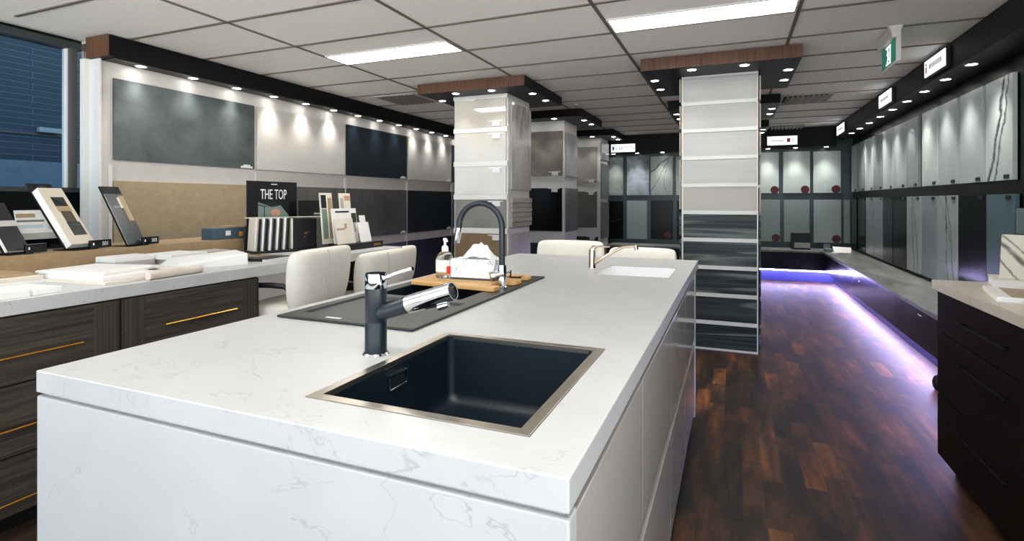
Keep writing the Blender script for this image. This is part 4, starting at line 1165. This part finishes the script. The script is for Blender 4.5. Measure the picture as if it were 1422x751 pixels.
drawer_unit(0.815, 1.607, 'dark oak three drawer cabinet with brass bars, at the left edge', (1.02, 1.438))

# things lying on the left counter
def lying(name, cx, cy, sx, sy, z, h, m, label, cat, rz=0.0, group=None, bevel=0.002):
    mt = Matrix.Translation((cx, cy, z)) @ Matrix.Rotation(rz, 4, 'Z')
    return tag(obj(name, MB().obox(mt, sx, sy, h), M[m], bevel=bevel), label, cat, group)
G = 'sample boards lying on the left counter'
lying('sample_board', -3.23, 1.32, 0.38, 0.41, ZI, 0.016, 'paper', 'white sample board at the bottom of the stack topped in beige', 'sample board', 0.05, G)
lying('sample_board', -3.235, 1.32, 0.37, 0.40, ZI + .0162, 0.018, 'cream', 'cream sample board in the middle of the stack topped in beige', 'sample board', 0.03, G)
lying('sample_board', -3.26, 1.32, 0.32, 0.40, ZI + .0344, 0.010, 'pic_b', 'beige topped sample board on top of its stack at the far left', 'sample board', 0.04, G)
lying('sample_box', -2.76, 1.18, 0.22, 0.19, ZI, 0.030, 'paper', 'flat white box at the counter front edge, far left', 'box', 0.05, G)
lying('sample_box', -2.765, 1.335, 0.21, 0.105, ZI, 0.026, 'paper', 'narrow white box beside the flat box at the counter front edge', 'box', 0.10, G)
lying('sample_board', -2.885, 1.69, 0.39, 0.28, ZI, 0.014, 'cream', 'large cream folder at the bottom of the middle counter stack', 'folder', 0.12, G)
lying('sample_board', -2.905, 1.70, 0.39, 0.28, ZI + .0142, 0.020, 'paper', 'thick white folder in the middle counter stack', 'folder', 0.09, G)
lying('sample_board', -3.0, 1.74, 0.40, 0.32, ZI + .0344, 0.014, 'paper', 'white folder on top of the middle counter stack', 'folder', 0.2, G)
lying('sample_board', -2.83, 1.985, 0.17, 0.11, ZI, 0.030, 'cream', 'cream paper pad lying beside the paper roll', 'paper pad', 0.1, G)
lying('sample_box', -3.36, 2.09, 0.17, 0.24, ZI, 0.034, 'greyboard', 'light grey sample box against the beige ledge', 'box', 0.05, G)
lying('sample_box', -3.36, 2.09, 0.165, 0.235, ZI + .0342, 0.030, 'paper', 'white lid box resting on the light grey sample box', 'box', 0.05, G)
lying('sample_box', -3.30, 2.36, 0.20, 0.22, ZI, 0.030, 'cream', 'cream block under a white board near the beige ledge', 'box', 0.1, G)
lying('sample_board', -3.29, 2.35, 0.24, 0.26, ZI + .0302, 0.030, 'paper', 'white board resting on the cream block near the ledge', 'sample board', 0.1, G)
lying('sample_box', -3.38, 2.66, 0.15, 0.20, ZI, 0.046, 'greyboard', 'small grey block on the counter before the blue grey box', 'box', 0.0, G)
o = MB().hexa([(-3.14, 2.13, ZI), (-2.94, 2.06, ZI), (-2.74, 2.42, ZI), (-2.96, 2.52, ZI), (-3.12, 2.19, ZI + .050), (-2.95, 2.13, ZI + .030), (-2.745, 2.42, ZI + .072), (-2.95, 2.51, ZI + .078)])
tag(obj('paper_ream', o, M['paper'], bevel=0.003), 'open white ream of paper sloping down, behind the paper roll', 'paper ream', G)
tag(obj('paper_roll', MB().tube([(-2.655, 1.755, ZI + .0212), (-2.69, 2.065, ZI + .0212)], .021, 24), M['tube_paper'], smooth=True), 'rolled sheet of beige paper at the counter front edge', 'paper roll')
t = thing('magazine', 'black magazine with gold cover lying beside the sample rack', 'magazine', (-2.93, 2.67, ZI))
obj('pages', MB().obox(Matrix.Translation((-2.93, 2.67, ZI)) @ Matrix.Rotation(.1, 4, 'Z'), .30, .22, .016), M['paper'], t)
cv = obj('cover', MB().obox(Matrix.Translation((-2.93, 2.67, ZI + .016)) @ Matrix.Rotation(.1, 4, 'Z'), .31, .23, .004).obox(Matrix.Translation((-2.945, 2.557, ZI)) @ Matrix.Rotation(.1, 4, 'Z'), .31, .006, .016), M['black_satin'], t)
obj('cover_print', MB().obox(Matrix.Translation((-2.97, 2.69, ZI + .0201)) @ Matrix.Rotation(.1, 4, 'Z'), .16, .12, .0006), M['gold'], cv)

# brochure stands on the ledge: tilted backs, front lip with a number plate
def book_stand(y0, w, tilt_dx, hgt, cover, number, label, blabel, thick, deco):
    t = thing('brochure_stand', label, 'brochure stand', (-3.55, y0 + w / 2, 1.032), 'black brochure stands on the beige ledge')
    zb = 1.034
    nx, nz = hgt, tilt_dx
    L = math.hypot(hgt, tilt_dx)
    up = Vector((-tilt_dx / L, 0, hgt / L)); nr = Vector((hgt / L, 0, tilt_dx / L))
    base = Vector((-3.532 - thick * .9, y0, zb + .004))
    def slabp(o0, o1, u0, u1, n0, n1):
        P = []
        for uu in (u0, u1):
            for (yy, nn) in ((o0, n0), (o1, n0), (o1, n1), (o0, n1)):
                P.append(base + Vector((0, yy, 0)) + up * uu + nr * nn)
        return MB().hexa(P)
    obj('back_plate', slabp(0, w, 0, L, -.008, 0), M['black_gloss'], t)
    obj('foot', MB().box(-3.66, -3.515, y0, y0 + w, zb - .002, zb + .004), M['black_gloss'], t)
    lip = obj('lip', MB().box(-3.524, -3.508, y0 + w * .62, y0 + w * 1.55, zb + .004, zb + .052), M['black_gloss'], t, 0.001)
    obj('number', text_mb(number, 0.024, (-3.5078, y0 + w * 1.27, zb + .018), (0, 1, 0), (0, 0, 1), xs=0.9, depth=0.0006), M['white_ink'], lip)
    obj('mark', MB().box(-3.508, -3.5072, y0 + w * .72, y0 + w * .78, zb + .022, zb + .036), M['white_ink'], lip)
    obj('mark', slabp(w * .35, w * .7, L * .95, L * .962, 0, .0008), M['grey_ink'], t)
    b = thing('brochure', blabel, 'brochure', (-3.55, y0 + w / 2, zb), 'brochures standing on the ledge')
    obj('pages', slabp(.004, w - .004, .006, L * .86, .003, thick), M['paper'], b)
    c = obj('cover', slabp(.003, w - .003, .006, L * .861, thick + .0002, thick + .0027), cover, b)
    for (a0, a1, u0, u1, m) in deco:
        obj('cover_picture', slabp(w * a0, w * a1, L * u0, L * u1, thick + .0027, thick + .0036), M[m], c)
    t.rotation_euler.z = 0.24; b.rotation_euler.z = 0.24
    return t
M['catalog_white'] = plain('off_white_cover', rgb(206, 196, 178), 0.45)
M['catalog_dark'] = plain('dark_teal_cover', rgb(20, 34, 42), 0.3)
book_stand(1.885, 0.15, 0.275, 0.385, M['catalog_white'], '501', 'black brochure stand holding the white brochure, by the window post', 'thick off white brochure with interior pictures on the black stand', .045,
           [(.30, .82, .58, .72, 'pic_e'), (.34, .50, .60, .68, 'pic_c'), (.56, .66, .58, .66, 'pic_a'), (.30, .86, .50, .58, 'pic_b'), (.36, .80, .34, .51, 'pic_a'), (.46, .66, .38, .46, 'greyboard'), (.34, .88, .14, .34, 'pic_e'), (.42, .78, .26, .30, 'pic_c')])
book_stand(2.195, 0.14, 0.205, 0.375, M['catalog_dark'], '503', 'black brochure stand holding the dark teal brochure, right of the white one', 'dark teal brochure with a pale picture strip on the black stand', .006,
           [(.66, .95, .40, .83, 'pic_b'), (.60, .72, .30, .62, 'pic_a'), (.55, .68, .62, .80, 'cream'), (.75, .92, .04, .08, 'cream'), (.2, .5, .62, .66, 'screen_grey'), (.35, .6, .14, .2, 'pic_e')])
book_stand(1.59, 0.12, 0.20, 0.30, M['black_satin'], '', 'black brochure stand at the far left, partly out of frame', 'black brochure with a silver band at the far left', .022,
           [(.0, 1.0, .44, .54, 'greyboard'), (.05, .15, .62, .66, 'white_ink')])
book_stand(1.38, 0.12, 0.18, 0.25, M['catalog_dark'], '', 'black brochure stand cut off by the left edge of the photo', 'dark brochure cut off by the left edge of the photo', .012, [(.2, .8, .3, .6, 'screen_grey')])
# open catalogue with bright pages leaning behind
t = thing('open_catalogue', 'open landscape catalogue with bright coloured pages between the black stands', 'catalogue', (-3.83, 1.88, 1.032))
def leanp(y0, y1, z0, z1, n0, n1, dx=.05):
    f = lambda z: -3.805 - dx * (z - 1.09) / .15
    return MB().hexa([(f(z0) + n0, y0, z0), (f(z0) + n1, y0, z0), (f(z0) + n1, y1, z0), (f(z0) + n0, y1, z0), (f(z1) + n0, y0, z1), (f(z1) + n1, y0, z1), (f(z1) + n1, y1, z1), (f(z1) + n0, y1, z1)])
pg = obj('pages', leanp(1.785, 2.005, 1.13, 1.265, -.012, 0), M['paper'], t)
obj('page_picture', leanp(1.785, 1.880, 1.222, 1.245, 0, .001), M['pic_b'], pg)
obj('page_picture', leanp(1.785, 1.920, 1.196, 1.208, 0, .001), M['screen_grey'], pg)
obj('page_picture', leanp(1.785, 1.910, 1.16, 1.18, 0, .001), M['pic_d'], pg)
obj('page_picture', leanp(1.935, 2.000, 1.15, 1.25, 0, .001), M['pic_d'], pg)
obj('cradle', leanp(1.785, 2.010, 1.095, 1.128, -.02, .006), M['greyboard'], t)
obj('stand', MB().box(-3.885, -3.80, 1.785, 2.01, 1.033, 1.094), M['black_gloss'], t)

t = thing('sample_case', 'blue grey carton with white and orange stickers on the ledge', 'box', (-3.575, 2.965, 1.032))
cb = obj('case', MB().box(-3.64, -3.525, 2.80, 3.075, 1.032, 1.117), M['bluebox'], t, 0.002)
obj('sticker', MB().box(-3.5255, -3.5243, 2.91, 2.955, 1.060, 1.096), M['paper'], cb)
obj('orange_sticker', MB().box(-3.5255, -3.5243, 3.028, 3.066, 1.050, 1.084), M['orange'], cb)
tag(obj('kraft_pad', MB().box(-3.63, -3.55, 2.93, 3.07, 1.117, 1.130), M['pic_b'], bevel=0.002), 'small kraft coloured pad lying on the blue grey carton', 'pad')

# poster
t = thing('poster_board', 'tall black poster board with white headline THE TOP', 'poster', (-3.46, 3.17, ZI))
pb = obj('board', MB().box(-3.475, -3.46, 2.925, 3.415, ZI, 1.478), M['black_satin'], t, 0.001)
obj('headline', text_mb('THE TOP', 0.083, (-3.4595, 3.172, 1.335), (0, 1, 0), (0, 0, 1), xs=0.56, depth=0.0008), M['white_ink'], pb)
obj('maker_mark', MB().box(-3.46, -3.4592, 3.145, 3.205, 1.452, 1.459), M['white_ink'], pb)
pic = obj('picture', MB().box(-3.46, -3.459, 3.02, 3.325, 1.12, 1.311), M['pic_c'], pb)
obj('picture_roof', MB().prism([(3.02, 1.311), (3.325, 1.311), (3.325, 1.20), (3.24, 1.285), (3.15, 1.27)], lambda p: (-3.459, p[0], p[1]), lambda p: (-3.4582, p[0], p[1])), M['pic_e'], pic)
obj('picture_post', MB().prism([(3.02, 1.285), (3.10, 1.27), (3.105, 1.275), (3.02, 1.293)], lambda p: (-3.459, p[0], p[1]), lambda p: (-3.4583, p[0], p[1])).box(-3.459, -3.4583, 3.075, 3.083, 1.15, 1.28), M['pic_e'], pic)
obj('picture_glow', MB().prism([(3.19 + .05 * math.cos(a * PI / 6), 1.225 + .032 * math.sin(a * PI / 6)) for a in range(12)], lambda p: (-3.459, p[0], p[1]), lambda p: (-3.4581, p[0], p[1])), M['pic_f'], pic)

n_before = set(bpy.data.objects)
t.location.y += 0.134; t.scale.y = 1.03
# rack of sample books
t = thing('sample_rack', 'long black rack holding upright sample books on the left counter', 'rack', (-3.05, 3.14, ZI))
obj('tray', MB().box(-3.15, -2.96, 2.70, 3.58, ZI, ZI + .018).box(-3.15, -3.138, 2.70, 3.58, ZI, ZI + .20), M['black_satin'], t, 0.002)
obj('top_rail', MB().box(-3.136, -3.126, 2.70, 3.56, ZI + .258, ZI + .266), M['cream'], t)
GB = 'upright sample books in the rack'
bcols = [('greyboard', 'silver grey'), ('mgrey_slab', 'dark grey'), ('paper', 'white'), ('olive_slab', 'olive grey'), ('paper', 'bright white'), ('r_grey', 'cool grey'), ('cream', 'cream'), ('slate', 'slate')]
y = 2.712
ZR = ZI + .0186
for i in range(5):
    sp = MB().obox(Matrix.Translation((-3.05, y + .010, ZR)) @ Matrix.Rotation(math.radians(-4), 4, 'X'), .13, .017, .245)
    o = obj('sample_book', sp, M[['cream', 'paper', 'paper', 'paper', 'paper'][i]], bevel=0.0015)
    tag(o, 'white edged sample book standing in the black rack, %s from the window end' % ordinal[i], 'sample book', GB)
    sp2_ = MB().obox(Matrix.Translation((-3.05, y + .0265, ZR)) @ Matrix.Rotation(math.radians(-4), 4, 'X'), .125, .009, .242)
    o2 = obj('sample_book', sp2_, M[['greyboard', 'mgrey_slab', 'taupe', 'mgrey_slab', 'olive_slab'][i]], bevel=0.0015)
    tag(o2, 'grey stone swatch standing behind the %s white edged sample book in the rack' % ordinal[i], 'sample book', GB)
    sp3 = MB().obox(Matrix.Translation((-3.05, y + .046, ZR)) @ Matrix.Rotation(math.radians(-4), 4, 'X'), .115, .015, .238)
    o3 = obj('sample_book', sp3, M['black_satin'], bevel=0.0015)
    tag(o3, 'black binder standing after the %s white edged sample book in the rack' % ordinal[i], 'sample book', GB)
    y += 0.065
for (y0, y1, m, l) in ((3.052, 3.07, 'cream', 'thick cream sample book before the three broad binders'), (3.075, 3.30, 'black_satin', 'broad black binder with a gold emblem in the rack'), (3.305, 3.43, 'olive_slab', 'broad olive grey binder in the rack'), (3.435, 3.555, 'black_satin', 'broad plain black binder at the far end of the rack')):
    o = obj('binder', MB().box(-3.115, -2.985, y0, y1, ZR, ZI + .255), M[m], bevel=0.003)
    tag(o, l, 'binder', GB)
    if 'emblem' in l:
        obj('emblem', MB().prism([(3.17, 1.078), (3.195, 1.07), (3.23, 1.082), (3.20, 1.064), (3.19, 1.058)], lambda p: (-2.985, p[0], p[1]), lambda p: (-2.984, p[0], p[1])).box(-2.985, -2.984, 3.18, 3.19, 1.035, 1.045), M['gold'], o)

# turn the whole rack a little towards the room
bpy.context.view_layer.update()
PV = Vector((-3.235, 2.905, 0))
for o in [q for q in bpy.data.objects if q not in n_before and q.parent is None]:
    v = o.location - Vector((-2.96, 2.70, 0)); v.y *= 0.82; o.scale.y = 0.82
    o.location = Matrix.Rotation(math.radians(-21.4), 3, 'Z') @ v + PV
    o.rotation_euler.z -= math.radians(21.4)
tag(obj('black_booklet', MB().box(-3.37, -3.35, 3.48, 3.79, ZI, 1.325).box(-3.35, -3.349, 3.50, 3.56, 1.295, 1.303), M['black_satin'], bevel=0.001), 'square black booklet standing behind the sample rack', 'booklet')
bk = bpy.data.objects['black_booklet']
obj('title_bar', MB().box(-3.35, -3.3485, 3.64, 3.78, 1.205, 1.218), M['greyboard'], bk)

# tiered brochure holder with leaflets
t = thing('leaflet_holder', 'black tiered leaflet holder with gold lettering at the counter end', 'leaflet holder', (-2.9, 3.61, ZI))
obj('case', MB().box(-2.98, -2.785, 3.42, 3.85, ZI, ZI + .05), M['black_satin'], t, 0.002)
obj('lettering', MB().box(-2.785, -2.784, 3.72, 3.82, ZI + .018, ZI + .034), M['gold'], t)
GL = 'leaflets in the tiered holder'
def leaflet(x, y0, y1, z0, z1, m, label, deco=(), tilt=.04):
    f = lambda z: x - tilt * (z - z0) / (z1 - z0)
    def lp(a0, a1, c0, c1, n0, n1):
        return MB().hexa([(f(c0) + n0, a0, c0), (f(c0) + n1, a0, c0), (f(c0) + n1, a1, c0), (f(c0) + n0, a1, c0), (f(c1) + n0, a0, c1), (f(c1) + n1, a0, c1), (f(c1) + n1, a1, c1), (f(c1) + n0, a1, c1)])
    o = tag(obj('leaflet', lp(y0, y1, z0, z1, -.006, 0), M[m], bevel=0.0008), label, 'leaflet', GL)
    for (a0, a1, c0, c1, mm) in deco:
        obj('print', lp(y0 + (y1 - y0) * a0, y0 + (y1 - y0) * a1, z0 + (z1 - z0) * c0, z0 + (z1 - z0) * c1, 0, .0012), M[mm], o)
leaflet(-2.964, 3.319, 3.460, 0.981, 1.384, 'cream', 'tall slim leaflet with a dark photo, back left of the holder', [(.1, .5, .7, .96, 'pic_e'), (.1, .5, .1, .68, 'pic_c'), (.62, .95, .1, .9, 'pic_b')])
leaflet(-2.964, 3.544, 3.684, 0.981, 1.384, 'cream', 'tall slim beige leaflet, back right of the holder', [(.1, .35, .3, .9, 'greyboard'), (.45, .95, .85, .95, 'pic_f')])
leaflet(-2.889, 3.366, 3.665, 0.981, 1.259, 'paper', 'broad white brochure with a plant photo in the holder', [(.15, .7, .88, .93, 'grey_ink'), (.78, .98, .58, .86, 'leaf'), (.74, .92, .3, .58, 'greyboard')])
leaflet(-2.833, 3.338, 3.553, 0.981, 1.180, 'cream', 'cream leaflet with a brown flower drawing, front left of the holder', [(.05, .5, .55, .62, 'pic_b'), (.5, .62, .6, .8, 'pic_b')])
leaflet(-2.833, 3.618, 3.759, 0.981, 1.142, 'paper', 'small white leaflet, front right of the holder')
leaflet(-2.875, 3.693, 3.768, 0.981, 1.198, 'paper', 'narrow white leaflet behind the small one in the holder')

# ------------------------------------------------------------------ right and back benches
t = thing('display_bench', 'low dark bench with grey stone top along right and back walls', 'bench', (1.5, 8, 0))
BT = 0.52
bt_poly = [(1.31, 3.3), (XR - .002, 3.3), (XR - .002, YB - .032), (-2.14, YB - .032), (-2.14, 9.74), (1.31, 9.74)]
obj('stone_top', MB().prism(bt_poly, lambda p: (p[0], p[1], BT - .03), lambda p: (p[0], p[1], BT)), M['bench_top'], t, 0.002)
fr = MB().box(1.345, 1.78, 3.3, 9.74, 0.205, BT - .032).box(-2.14, 1.345, 9.775, YB - .04, 0.205, BT - .032)
obj('carcass', fr, M['bench_front'], t)
ed = [3.3, 4.35, 5.7, 7.05, 8.4, 9.735]
for i in range(5):
    obj('front_panel', MB().box(1.328, 1.345, ed[i] + .002, ed[i + 1] - .002, 0.205, BT - .036), M['bench_front'], t, 0.001)
ex = [-2.14, -1.4, -0.6, 0.2, 1.0, 1.326]
for i in range(5):
    obj('front_panel', MB().box(ex[i] + .002, ex[i + 1] - .002, 9.758, 9.775, 0.205, BT - .036), M['bench_front'], t, 0.001)
obj('kickboard', MB().box(1.50, 1.52, 3.3, 9.93, 0.0, 0.205).box(-2.14, 1.50, 9.93, 9.95, 0.0, 0.205), M['kick_blue'], t)
obj('badge', MB().box(1.3265, 1.328, 4.97, 5.06, 0.436, 0.446), M['white_ink'], t)
obj('badge', MB().box(1.3265, 1.328, 7.15, 7.18, 0.40, 0.412), M['white_ink'], t)
t = thing('led_strip', 'glowing violet LED strip under the low display bench', 'light strip', (1.36, 8, 0.19))
obj('strip', MB().box(1.462, 1.478, 3.3, 9.90, 0.188, 0.2045), M['led'], t)
obj('strip', MB().box(-2.0, 1.46, 9.80, 9.815, 0.188, 0.2045), M['led'], t)

# things on the bench
t = thing('document_box', 'black box with white lower front on the back bench', 'box', (1.03, 10.06, BT))
obj('case', MB().box(0.90, 1.17, 9.98, 10.16, BT, BT + .27), M['black_satin'], t, 0.006)
obj('drawer', MB().box(0.935, 1.165, 9.965, 9.98, BT + .03, BT + .115), M['greyboard'], t, 0.003)
tag(obj('open_folder', MB().prism([(1.44, 9.52), (1.66, 9.50), (1.72, 9.86), (1.47, 9.90)], lambda p: (p[0], p[1], BT + .002 + (p[1] - 9.5) * .16), lambda p: (p[0], p[1], BT + .008 + (p[1] - 9.5) * .16)).box(1.47, 1.70, 9.80, 9.90, BT, BT + .045), M['paper'], bevel=0.001), 'white open folder sloping on the bench in the back corner', 'folder')
tag(obj('leaflet_tray', MB().box(1.34, 1.432, 9.62, 9.86, BT, BT + .05).box(1.34, 1.432, 9.84, 9.86, BT, BT + .11), M['screen_grey'], bevel=0.003), 'grey leaflet tray beside the white folder on the corner bench', 'tray')
tag(obj('note_card', MB().box(1.385, 1.47, 9.36, 9.46, BT, BT + .018), M['paper'], bevel=0.002), 'small white card on the bench corner in front of the folder', 'card')
tag(obj('floor_stop', MB().lathe([(0, 0), (.035, 0), (.05, .02), (.055, .055), (.045, .09), (.02, .11), (0, .112)], (1.345, 4.60, 0), 20), M['rubber'], smooth=True), 'small black rounded stop on the floor beside the dark right cabinet', 'floor stop')

# ------------------------------------------------------------------ right foreground cabinet
t = thing('drawer_cabinet', 'dark walnut drawer cabinet in the right foreground', 'cabinet', (1.3, 2.7, 0))
RX = 0.93
obj('carcass', MB().box(RX + .02, 1.62, 2.02, 3.24, 0.08, ZI - .045), M['cabinet_dark'], t)
obj('plinth', MB().box(RX + .06, 1.60, 2.02, 3.20, 0.0, 0.08), M['black_satin'], t)
for z0, z1 in ((0.687, 0.882), (0.385, 0.681), (0.084, 0.379)):
    f = obj('drawer_front', MB().box(RX, RX + .02, 2.02, 3.24, z0, z1), M['cabinet_dark'], t, 0.0015)
    hz = (z0 + z1) / 2 if z0 > .6 else z1 - .08
    obj('handle', MB().tube([(RX - .028, 2.45, hz), (RX - .028, 2.94, hz)], .006, 10).tube([(RX, 2.50, hz), (RX - .028, 2.50, hz)], .005, 8).tube([(RX, 2.89, hz), (RX - .028, 2.89, hz)], .005, 8), M['handle_black'], f, smooth=True)
tag(obj('cabinet_top', MB().box(RX - .018, 1.64, 2.0, 3.262, ZI - .045, ZI), M['beige_top'], bevel=0.002), 'pale beige stone top on the dark right cabinet', 'worktop')
# sample books lying on it
def lying2(cx, cy, sx, sy, z, h, m, label, rz, cat, name):
    mt = Matrix.Translation((cx, cy, z)) @ Matrix.Rotation(rz, 4, 'Z')
    return tag(obj(name, MB().obox(mt, sx, sy, h), M[m], bevel=0.0015), label, cat)
t = thing('sample_case', 'flat white edged sample case with grey top at the front of the right cabinet', 'sample case', (1.12, 2.79, ZI))
mt = Matrix.Translation((1.13, 2.77, ZI)) @ Matrix.Rotation(math.radians(-12), 4, 'Z')
obj('case', MB().obox(mt, .31, .34, .020), M['paper'], t, 0.0015)
obj('swatch', MB().obox(mt @ Matrix.Translation((.02, -.02, .020)), .26, .28, .0012), M['beige_slab'], t)
t = thing('sample_case', 'thicker white sample case under the standing marble samples', 'sample case', (1.26, 3.03, ZI))
mt = Matrix.Translation((1.285, 3.115, ZI)) @ Matrix.Rotation(math.radians(-14), 4, 'Z')
obj('case', MB().obox(mt, .36, .22, .034), M['paper'], t, 0.0015)
obj('lid', MB().obox(mt @ Matrix.Translation((0, 0, .034)), .365, .225, .004), M['cream'], t)
M['s_vein'] = veined('cream_marble_sample', rgb(206, 200, 186), rgb(214, 208, 195), rgb(104, 98, 88), [(.065, -.62, 0, .014, 1.4), (.095, -.62, 0, .006, 1.0), (-.0, -.5, 0, .006, .9)], 0.3, 'X', 0.05)
def stand_tile(x, y, w, label, rz):
    mt = Matrix.Translation((x, y, ZI + .038)) @ Matrix.Rotation(rz, 4, 'Z') @ Matrix.Rotation(math.radians(-7), 4, 'X')
    tag(obj('marble_sample', MB().obox(mt, w, .018, .20), M['s_vein'], bevel=0.001), label, 'marble sample', 'standing marble samples')
stand_tile(1.165, 3.085, .10, 'cream marble sample with dark diagonal vein, left of the two standing', math.radians(-42))
stand_tile(1.285, 3.075, .13, 'wider cream marble sample standing at the right edge', math.radians(-8))

# ------------------------------------------------------------------ camera
TH = math.atan((1018 - 711) / 745.6)
cam = bpy.data.cameras.new('camera')
cam.sensor_width = 36.0
cam.sensor_fit = 'HORIZONTAL'
cam.lens = 36.0 * 745.6 / 1422.0
cam.shift_x = 0.0
cam.shift_y = -(375.5 - 279.0) / 1422.0
cam.clip_start = 0.05
co = bpy.data.objects.new('camera', cam); COL.objects.link(co)
co.location = (0, 0, 1.32)
co.rotation_euler = (PI / 2, 0, TH)
sc.camera = co

# ------------------------------------------------------------------ world and view
wd = bpy.data.worlds.new('daylight'); sc.world = wd
wd.use_nodes = True
nt = wd.node_tree
bg = nt.nodes['Background']
tc = nt.nodes.new('ShaderNodeTexCoord')
sx = nt.nodes.new('ShaderNodeSeparateXYZ'); nt.links.new(tc.outputs['Generated'], sx.inputs[0])
# overcast sky above the horizon; added glow below it lifts the ceiling, stronger to the right
def mad(x, a, b):
    n = math_n(nt, 'MULTIPLY_ADD', x, a); n.node.inputs[2].default_value = b
    return n
fill_glow = ramp(nt, mad(sx.outputs['X'], 0.5, 0.5), [(0.62, (1.75, 1.8, 1.86, 1)), (0.9, (3.6, 3.55, 3.4, 1))])
sky = (0.6, 0.75, 0.9, 1)
nt.links.new(mixc(nt, math_n(nt, 'MULTIPLY', mad(sx.outputs['Z'], 14.0, 0.5), 1.0, True), fill_glow, sky), bg.inputs['Color'])
bg.inputs['Strength'].default_value = 1.35
vs = sc.view_settings
vs.view_transform = 'Standard'; vs.look = 'None'; vs.gamma = 1.0; vs.exposure = 1.25
vs.use_curve_mapping = False
sc.cycles.use_denoising = True
sc.cycles.max_bounces = 7
sc.cycles.sample_clamp_indirect = 8.0
